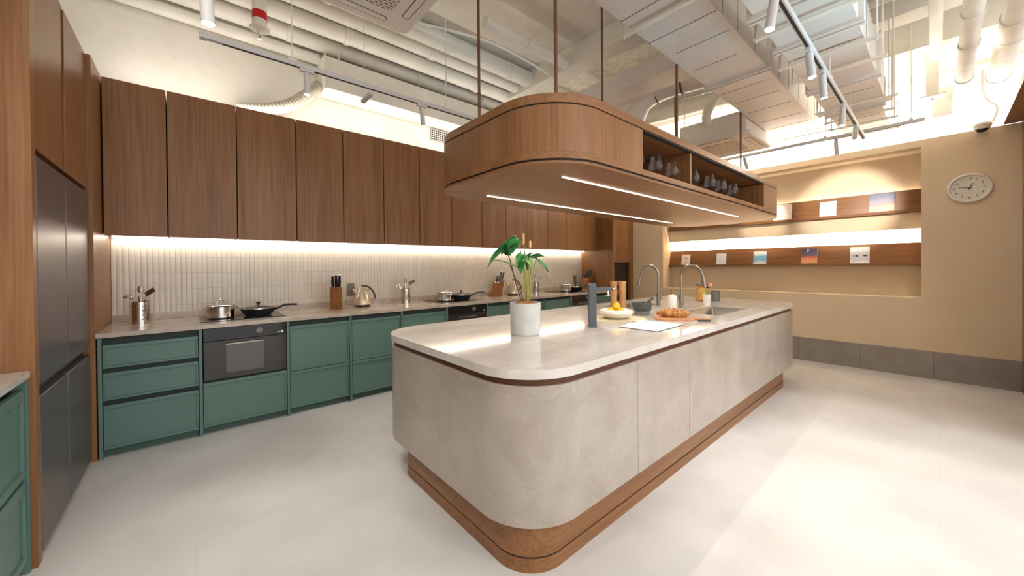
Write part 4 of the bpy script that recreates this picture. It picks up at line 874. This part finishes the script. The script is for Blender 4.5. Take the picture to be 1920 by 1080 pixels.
# ================================================================== CLOCK, DOME CAMERA, PORTAL
T = thing('wall_clock', 'round white wall clock on the beige wall', 'clock', (6.479, -0.217, 2.163))
AX = (-1, 0, 0)
B().lathe([(0.0, 0), (0.16, 0), (0.163, 0.012), (0.157, 0.032), (0.145, 0.036), (0.136, 0.03), (0.134, 0.016), (0, 0.016)], n=64, axis=AX).done('case', 'white', T)
B().lathe([(0, 0.0165), (0.134, 0.0165), (0.134, 0.018), (0, 0.018)], n=64, axis=AX).done('dial', 'face', T)
for h in range(1, 13):
    a = h*PI/6; text_mesh(str(h), 0.034, 'numeral', 'ink', T, (-0.0185, -0.105*math.sin(a), 0.105*math.cos(a)), BAS)
def hand(a, ln, wd, tail, nm, x):
    b = B(); b.box(x-0.001, x, -wd, wd, -tail, ln); bmesh.ops.rotate(b.bm, verts=b.bm.verts, cent=(0, 0, 0), matrix=Matrix.Rotation(a, 3, 'X')); b.done(nm, 'ink', T)
hand(math.radians(26), 0.055, 0.004, 0.015, 'hour_hand', -0.0205); hand(math.radians(-78), 0.08, 0.003, 0.02, 'minute_hand', -0.022); hand(PI, 0.03, 0.0015, 0.0, 'second_hand', -0.0235)
B().lathe([(0, 0.018), (0.006, 0.018), (0.006, 0.026), (0, 0.026)], n=14, axis=AX).done('hub', 'ink', T)
T = thing('dome_camera', 'white security dome camera at the top of the beige wall', 'security camera', (6.40, -0.30, 2.80))
B().lathe([(0, 0.03), (0.066, 0.03), (0.07, 0.022), (0.07, 0.004), (0.064, 0.0), (0.0, 0.0)], n=36).done('base', 'white', T)
B().lathe([(0.066, 0.0), (0.06, -0.02), (0.052, -0.034), (0.045, -0.034), (0.045, 0.0)], n=36).done('collar', 'white', T)
B().lathe([(0.052, -0.006), (0.05, -0.03), (0.036, -0.052), (0.018, -0.062), (0, -0.065)], n=32).done('dome', 'darkglass', T)
B().box(0.02, 0.08, -0.03, 0.03, -0.05, 0.02).done('bracket', 'white', T, 0.003)
T = tag(B().tube([(6.45, -0.372, 2.84), (6.44, -0.40, 2.98), (6.40, -0.33, 3.08), (6.38, -0.30, 3.22), (6.40, -0.30, 3.4)], 0.012, 10).done('cable_conduit', 'pipe'), 'curved grey cable conduit rising from the dome camera', 'conduit')
T = thing('wooden_portal', 'walnut portal at the right edge of the room', 'portal', (5.8, -0.6, 0), world=True)
B().box(4.6, 6.478, -0.70, -0.560, 0, 2.79).done('side_panel', 'wood', T, 0.001)
B().box(4.6, 6.478, -0.70, -0.440, 2.7905, 2.86).done('header', 'wood_x', T, 0.001)

# ================================================================== CEILING SERVICES
# big rectangular ducts along X
def duct(name, lb, x0, x1, y0, y1, z0, z1, flanges, seams, hangers, mat='duct'):
    T = thing(name, lb, 'duct', ((x0+x1)/2, (y0+y1)/2, z0), world=True)
    B().box(x0, x1, y0, y1, z0, z1).done('sheet_body', mat, T, 0.006)
    for f in flanges:
        for s in (0, 0.05): B().box(f+s, f+s+0.022, y0-0.03, y1+0.03, z0-0.028, z1+0.02).done('flange', mat, T, 0.003)
    for s, w0, w1 in seams:
        B().box(s, s+0.006, y0+(y1-y0)*w0, y0+(y1-y0)*w1, z0-0.0015, z0+0.001).done('seam', 'seam', T)
        B().box(s+0.1, s+0.105, y0-0.0015, y0+0.001, z0+0.02, z1-0.02).done('seam', 'seam', T)
    for h in hangers:
        b = B(); b.box(h, h+0.035, y0-0.09, y1+0.06, z0-0.045, z0-0.0295)
        for y in (y0-0.065, y1+0.045): b.cyl((h+0.017, y, z0-0.06), (h+0.017, y, 4.05), 0.006, 8)
        b.done('hanger', 'pipe', T)
    return T
duct('air_duct', 'wide painted rectangular duct directly above the canopy', 0.3, 6.25, 1.0, 1.50, 3.10, 3.42, (1.9, 3.86), ((2.35, 0, 1), (2.75, .0, 1), (3.05, .05, .85), (3.45, .2, .9), (4.15, .2, .95), (4.5, .1, .9), (4.9, .1, .9), (5.35, .1, .9), (5.7, .1, .9)), (2.45, 6.2))
duct('air_duct', 'painted rectangular duct right of the wide duct, above the spotlight track', 1.0, 5.05, 0.345, 0.79, 2.95, 3.27, (2.75, 3.3, 4.35), ((2.4, 0, 1), (3.6, .1, .9), (4.7, .1, .9)), (2.98, 3.58, 3.95, 4.95))
duct('air_duct', 'smaller rectangular duct continuing towards the right wall beyond the spotlights', 5.06, 6.35, 0.385, 0.80, 2.985, 3.22, (5.3,), ((5.7, .1, .9),), (5.15, 5.48, 5.80, 6.28))
# duct crossing in y near the centre
duct('air_duct', 'flat painted duct crossing behind the canopy rods', 3.80, 4.17, 1.60, 4.1, 3.40, 3.60, (), (), ())
# round duct
T = thing('round_duct', 'bent round duct behind the right half of the canopy', 'duct', (4.4, 2.2, 3.3), world=True)
b = B(); b.tube([(4.75, 1.55, 3.62), (4.65, 1.9, 3.62), (4.55, 2.25, 3.60), (4.45, 2.5, 3.50), (4.42, 2.62, 3.32), (4.42, 2.7, 3.1)], 0.15, 22); b.done('duct_body', 'duct', T)
for p, d in (((4.6, 2.08, 3.61), (-0.25, 1, -0.03)), ((4.5, 2.40, 3.56), (-0.3, 0.9, -0.35))):
    b = B(); b.lathe([(0.150, -0.012), (0.158, -0.008), (0.158, 0.008), (0.150, 0.012)], p, 26, d); b.done('clamp_ring', 'seam', T)
T = tag(B().tube([(5.5, 1.6, 3.60), (5.42, 2.1, 3.60), (5.3, 2.8, 3.60), (5.2, 3.45, 3.60)], 0.11, 18).done('insulated_pipe', 'pipe'), 'thick insulated pipe crossing above the far cassette unit', 'pipe')
T = tag(B().tube([(5.05, 1.68, 3.55), (4.95, 1.83, 3.42), (5.0, 1.95, 3.22), (5.15, 1.9, 3.12), (5.32, 1.75, 3.10)], 0.055, 14).done('drain_hose', 'pipe'), 'thick white hose curving down to the far cassette unit', 'hose')
# cassette units
def cassette(loc, lb, s=0.95):
    T = thing('cassette_air_conditioner', lb, 'air conditioner', loc, group='ceiling cassette units')
    h = s/2
    B().box(-h+0.05, h-0.05, -h+0.05, h-0.05, 0.05, 0.30).done('casing', 'pipe', T, 0.01)
    B().prism(rrect(-h, h, -h, h, 0.06, 8), 0.0, 0.05).done('face_panel', 'white', T, 0.012)
    B().prism(rrect(-0.25, 0.25, -0.25, 0.25, 0.07, 6), -0.006, 0.001).done('intake_grille', 'acgrille', T)
    for k in range(4):
        b = B(); ring = []
        c, sn_ = math.cos(k*PI/2), math.sin(k*PI/2)
        out = rrect(-0.26, 0.26, 0.335, 0.40, 0.03, 5); inn = rrect(-0.253, 0.253, 0.342, 0.393, 0.024, 5)
        rt = lambda p: (p[0]*c-p[1]*sn_, p[0]*sn_+p[1]*c)
        b.prism([rt(p) for p in out], -0.002, 0.0005, [[rt(p) for p in inn]]); b.done('louvre_gap', 'seam', T)
        b = B(); b.prism([rt(p) for p in inn], -0.004, 0.0005); b.done('louvre', 'white', T, 0.001)
    for x in (-0.35, 0.35):
        for y in (-0.35, 0.35): B().cyl((x, y, 0.3), (x, y, 4.05-loc[2]), 0.006, 8).done('hanger_rod', 'pipe', T)
cassette((0.985, 2.625, 3.40), 'white cassette air conditioner overhead left of the canopy')
cassette((5.43, 1.91, 2.905), 'white cassette air conditioner beyond the far end of the canopy', 0.9)
# ducted unit on the back wall
T = thing('ducted_air_unit', 'long cream box unit hung along the back wall above the cabinets', 'air unit', (2.0, 4.45, 3.28), world=True)
B().box(1.115, 4.2, 4.30, 4.60, 3.285, 3.63).done('casing', 'pipe', T, 0.006)
B().box(1.10, 1.115, 4.29, 4.605, 3.275, 3.64).done('end_flange', 'pipe', T, 0.002)
for x in (2.78, 3.4): B().box(x, x+0.012, 4.292, 4.31, 3.28, 3.635).done('joint', 'pipe', T)
for x in (1.25, 2.2, 3.2, 4.0): B().cyl((x, 4.31, 3.62), (x, 4.31, 4.05), 0.006, 8).done('hanger_rod', 'pipe', T)
b = B(); 
pts = [(0.35, 4.47, 2.90), (0.55, 4.47, 2.945), (0.78, 4.47, 3.05), (0.95, 4.47, 3.20), (1.10, 4.47, 3.36)]

dense = []
for i in range(4):
    p0, p1, p2, p3 = [Vector(pts[min(max(j, 0), 4)]) for j in (i-1, i, i+1, i+2)]
    for k in range(30):
        t_ = k/30; dense.append(0.5*((2*p1)+(-p0+p2)*t_+(2*p0-5*p1+4*p2-p3)*t_*t_+(-p0+3*p1-3*p2+p3)*t_**3))
b.tube(dense, lambda q: 0.062+0.006*math.sin(q*2*PI*30), 16, smooth=False); T = tag(b.done('flexible_hose', 'hose', sharp=180), 'ribbed flexible hose running down from the cream box unit behind the cabinets', 'hose')
T = thing('vent_grille', 'small square vent grille on the back wall above the cabinets', 'vent', (2.66, 4.617, 3.19))
B().box(-0.13, 0.13, -0.012, 0.0, -0.075, 0.075).done('backing', 'gap', T)
b = B()
for i in range(9): b.box(-0.13+i*0.0315, -0.122+i*0.0315, -0.02, -0.01, -0.075, 0.075)
for i in range(6): b.box(-0.13, 0.13, -0.021, -0.012, -0.075+i*0.0285, -0.068+i*0.0285)
b.done('grid', 'white', T)
# pipes along the back wall
def pipe_x(x0, x1, y, z, r, lb, mat='pipe', coup=()):
    T = thing('water_pipe', lb, 'pipe', ((x0+x1)/2, y, z), world=True)
    B().cyl((x0, y, z), (x1, y, z), r, 22).done('pipe_body', mat, T)
    for c in coup: B().lathe([(r, -0.03), (r+0.008, -0.028), (r+0.008, 0.028), (r, 0.03)], (c, y, z), 24, (1, 0, 0)).done('coupling', mat, T)
pipe_x(-1.3, 1.1, 4.52, 3.665, 0.055, 'thin cream pipe closest to the back wall, ending at the box unit')
pipe_x(-1.3, 6.9, 4.42, 3.80, 0.085, 'large pipe lowest in the bundle along the back wall', coup=(0.8, 2.6))
pipe_x(-1.3, 6.9, 4.20, 3.86, 0.085, 'large pipe second from the back wall in the bundle', coup=(1.3, 3.0))
pipe_x(-1.3, 6.9, 3.98, 3.93, 0.085, 'large pipe third from the back wall in the bundle', coup=(0.4, 2.2))
pipe_x(-1.3, 6.9, 3.72, 3.93, 0.10, 'fat pipe at the room side of the bundle by the back wall', coup=(1.0, 3.2))
pipe_x(2.3, 4.4, 3.05, 3.86, 0.06, 'short white pipe under the ceiling left of the canopy rods', coup=(2.9,))
T = tag(B().tube([(1.75, 3.55, 3.88), (2.4, 3.2, 3.78), (3.0, 3.1, 3.70), (3.5, 3.2, 3.72)], 0.012, 8).done('ceiling_cable', 'pipe'), 'thin white cable sagging under the ceiling left of the canopy rods', 'cable')
# pipe drop with red band
T = thing('sprinkler_drop', 'vertical white pipe with a red band above the left track', 'pipe', (0.51, 3.72, 3.28), world=True)
px, py = 0.455, 3.72
b = B(); b.cyl((px, py, 3.36), (px, py, 3.9), 0.052, 24); b.done('pipe_body', 'pipe', T)
b = B(); b.cyl((px, py, 3.425), (px, py, 3.49), 0.054, 24); b.done('band', 'red', T, label='red band')
b = B(); b.lathe([(0, -0.05), (0.018, -0.05), (0.02, -0.02), (0.07, -0.004), (0.075, 0.004), (0.052, 0.012)], (px, py, 3.35), 24); b.done('end_cup', 'white', T)
b = B(); b.cyl((px, py, 3.27), (px, py, 3.30), 0.008, 8); b.lathe([(0, 0), (0.016, 0), (0.016, 0.002), (0, 0.002)], (px, py, 3.268), 10); b.done('sprinkler_head', 'steel', T)
# right-hand pipes
pipe_x(1.5, 6.95, -0.165, 3.20, 0.056, 'straight painted pipe running to the right wall above the clock', coup=(4.4, 5.0, 5.9))
pipe_x(1.5, 6.95, -0.40, 3.27, 0.082, 'fat insulated pipe at the far right, running to the right wall', coup=(4.9, 5.3, 6.3))
pipe_x(3.0, 6.2, 0.02, 3.60, 0.045, 'thin painted pipe above the square hanger near the right wall')
for yy, zz, lb in ((0.5, 0, 0),): pass
def pipe_y(y0, y1, x, z, r, lb, slope=0):
    y1 = min(y1, 3.5); T = thing('water_pipe', lb, 'pipe', (x, (y0+y1)/2, z), world=True)
    B().cyl((x, y0, z), (x+slope, y1, z), r, 18).done('pipe_body', 'pipe', T)
    B().lathe([(r, -0.03), (r+0.008, -0.028), (r+0.008, 0.028), (r, 0.03)], (x+slope*0.5, (y0+y1)/2, z), 20, (slope, y1-y0, 0)).done('coupling', 'pipe', T)
pipe_y(-3, 4.6, 4.68, 3.87, 0.05, 'painted pipe crossing above the ducts, first from the camera')
pipe_y(-3, 4.6, 4.90, 3.80, 0.035, 'thinner painted pipe crossing beside the first one')
pipe_y(-3, 3.0, 6.55, 3.52, 0.045, 'white pipe crossing close to the bright right wall')
pipe_y(-3, 3.0, 6.72, 3.45, 0.03, 'thin white pipe crossing just before the bright right wall')
T = thing('ceiling_post', 'square painted post hanging down near the right wall', 'post', (6.33, 0.05, 3.2), world=True)
B().box(6.28, 6.36, 0.0, 0.10, 3.22, 4.0).done('shaft', 'pipe', T, 0.003); B().box(6.25, 6.40, -0.05, 0.14, 3.20, 3.22).done('foot_plate', 'pipe', T, 0.002)
B().cyl((6.3, 0.05, 3.17), (6.3, 0.05, 3.20), 0.014, 10).done('bolt', 'steel', T)
T = tag(B().box(6.5, 6.6, -0.10, 0.06, 3.02, 3.35).done('junction_box', 'white', bevel=0.01), 'white junction box beside the straight pipe near the right wall', 'junction box')

# ================================================================== TRACKS AND SPOT LAMPS
def track(axis, a0, a1, c, z, lb, drops, top=4.05):
    loc = ((a0+a1)/2, c, z) if axis == 'x' else (c, (a0+a1)/2, z)
    T = thing('lighting_track', lb, 'lighting track', loc, world=True)
    b = B(); s = B()
    if axis == 'x':
        b.box(a0, a1, c-0.018, c+0.018, z, z+0.034); s.box(a0+0.1, a1-0.02, c-0.008, c+0.008, z-0.0012, z+0.001); b.box(a0-0.02, a0+0.02, c-0.022, c+0.022, z-0.004, z+0.045)
    else:
        b.box(c-0.018, c+0.018, a0, a1, z, z+0.034); s.box(c-0.008, c+0.008, a0+0.02, a1-0.02, z-0.0012, z+0.001)
    b.done('rail', 'lampwhite', T, 0.002); s.done('slot', 'trackslot', T)
    for d in drops:
        x, y = (d, c) if axis == 'x' else (c, d)
        q = B(); q.cyl((x, y, z+0.05), (x, y, top), 0.0045, 8); q.box(x-0.03, x+0.03, y-0.014, y+0.014, z+0.034, z+0.052); q.done('suspension_wire', 'pipe', T)
track('x', 0.078, 2.9, 3.235, 2.90, 'white lighting track hanging above the wall cabinets, left of the canopy', (0.60, 1.95))
track('x', 1.2, 5.75, 0.555, 2.745, 'white lighting track running under the right-hand ducts', (3.75, 4.75), 2.95)
track('y', 0.10, 2.6, 5.93, 2.865, 'white lighting track across the front of the bright wall cove', (0.2, 0.92, 2.5))
track('x', -0.9, 0.24, 1.93, 2.53, 'short lighting track above the top edge, carrying the nearest spotlight', (-0.6, 0.1))
def lamp(loc, d, lb, power=60, ang=62, on=True, ln=0.165, r=0.0225, color=NEUT):
    d = Vector(d).normalized(); T = thing('track_spotlight', lb, 'spotlight', loc, group='track spotlights')
    B().box(-0.05, 0.05, -0.015, 0.015, -0.022, 0.0).done('adapter', 'lampwhite', T, 0.002)
    p = Vector((0, 0, -0.04))
    B().cyl((0, 0, -0.02), p-d*0.005, 0.008, 10).done('swivel', 'lampwhite', T)
    br = B().lathe([(0, 0), (r, 0), (r, ln), (r*0.93, ln), (r*0.9, ln-0.006), (0, ln-0.006)], p-d*0.01, 28, d).done('barrel', 'lampwhite', T)
    if on:
        B().lathe([(0, ln-0.0055), (r*0.89, ln-0.0055), (r*0.89, ln-0.004), (0, ln-0.003)], p-d*0.01, 24, d).done('lens', 'lens', br)
        e = Vector(loc)+p+d*(ln+0.005); spot(e, d, power, ang, color)
    else: B().lathe([(0, ln-0.0055), (r*0.89, ln-0.0055), (r*0.89, ln-0.004), (0, ln-0.003)], p-d*0.01, 24, d).done('lens', 'trackslot', br)
    return T
lamp((0.70, 3.235, 2.90), (0.0, 0.0, -1), 'white spotlight nearest the left end of the left track', 35)
lamp((1.68, 3.235, 2.90), (0.12, 0.05, -1), 'white spotlight on the left track beside the canopy', 35)
lamp((0.055, 1.93, 2.53), (0.05, -0.05, -1), 'large nearest spotlight at the top edge, above the left track end', 40)
lamp((2.28, 0.555, 2.745), (-0.15, 0.1, -1), 'white spotlight cut by the top edge on the right-hand track', 30)
lamp((3.06, 0.555, 2.745), (-0.10, -0.12, -1), 'left of the two bluish spotlights in the middle of the right-hand track', 85, )
lamp((3.48, 0.555, 2.745), (0.05, -0.05, -1), 'right of the two bluish spotlights in the middle of the right-hand track', 30)
lamp((4.35, 0.555, 2.745), (-0.2, 0.0, -1), 'grey spotlight near the far end of the right-hand track', 30)
lamp((5.1, 0.555, 2.745), (1, 0.16, -0.34), 'tilted spotlight at the far end of the right-hand track, aimed at the shelves', 130, 42, color=(1, 0.93, 0.84))
lamp((5.93, 0.82, 2.865), (0.25, 0.0, -1), 'spotlight on the wall track in front of the bright cove', 20, 60, color=WARM)
lamp((5.93, 1.80, 2.865), (0.75, 0.0, -0.7), 'spotlight on the wall track just above the far canopy end', 50, 42, color=WARM)
# two small unlit linear fittings on the left
T = thing('linear_fitting', 'short slanted white fitting hanging beside the left track', 'ceiling fitting', (1.30, 3.62, 2.99))
b = B(); b.box(-0.11, 0.11, -0.02, 0.02, -0.015, 0.015); bmesh.ops.transform(b.bm, matrix=Matrix.Rotation(PI/2, 4, 'Z'), verts=b.bm.verts); b.done('housing', 'lampwhite', T, 0.003)
B().cyl((0, 0.06, 0.01), (0, 0.06, 1.05), 0.004, 8).done('suspension_wire', 'pipe', T)
# more ceiling lamps behind and beside the camera (the same track lamps light the rest of the room)
for x, y in ((0.4, 0.2), (-0.3, 1.3), (1.6, -0.8), (3.2, -1.0), (5.2, -0.3)):
    spot((x, y, 3.3), (0.05, 0.1, -1), 38, 125, NEUT, 0.08, 1.0)
for o in bpy.data.objects:
    if '_w' in o: del o['_w']
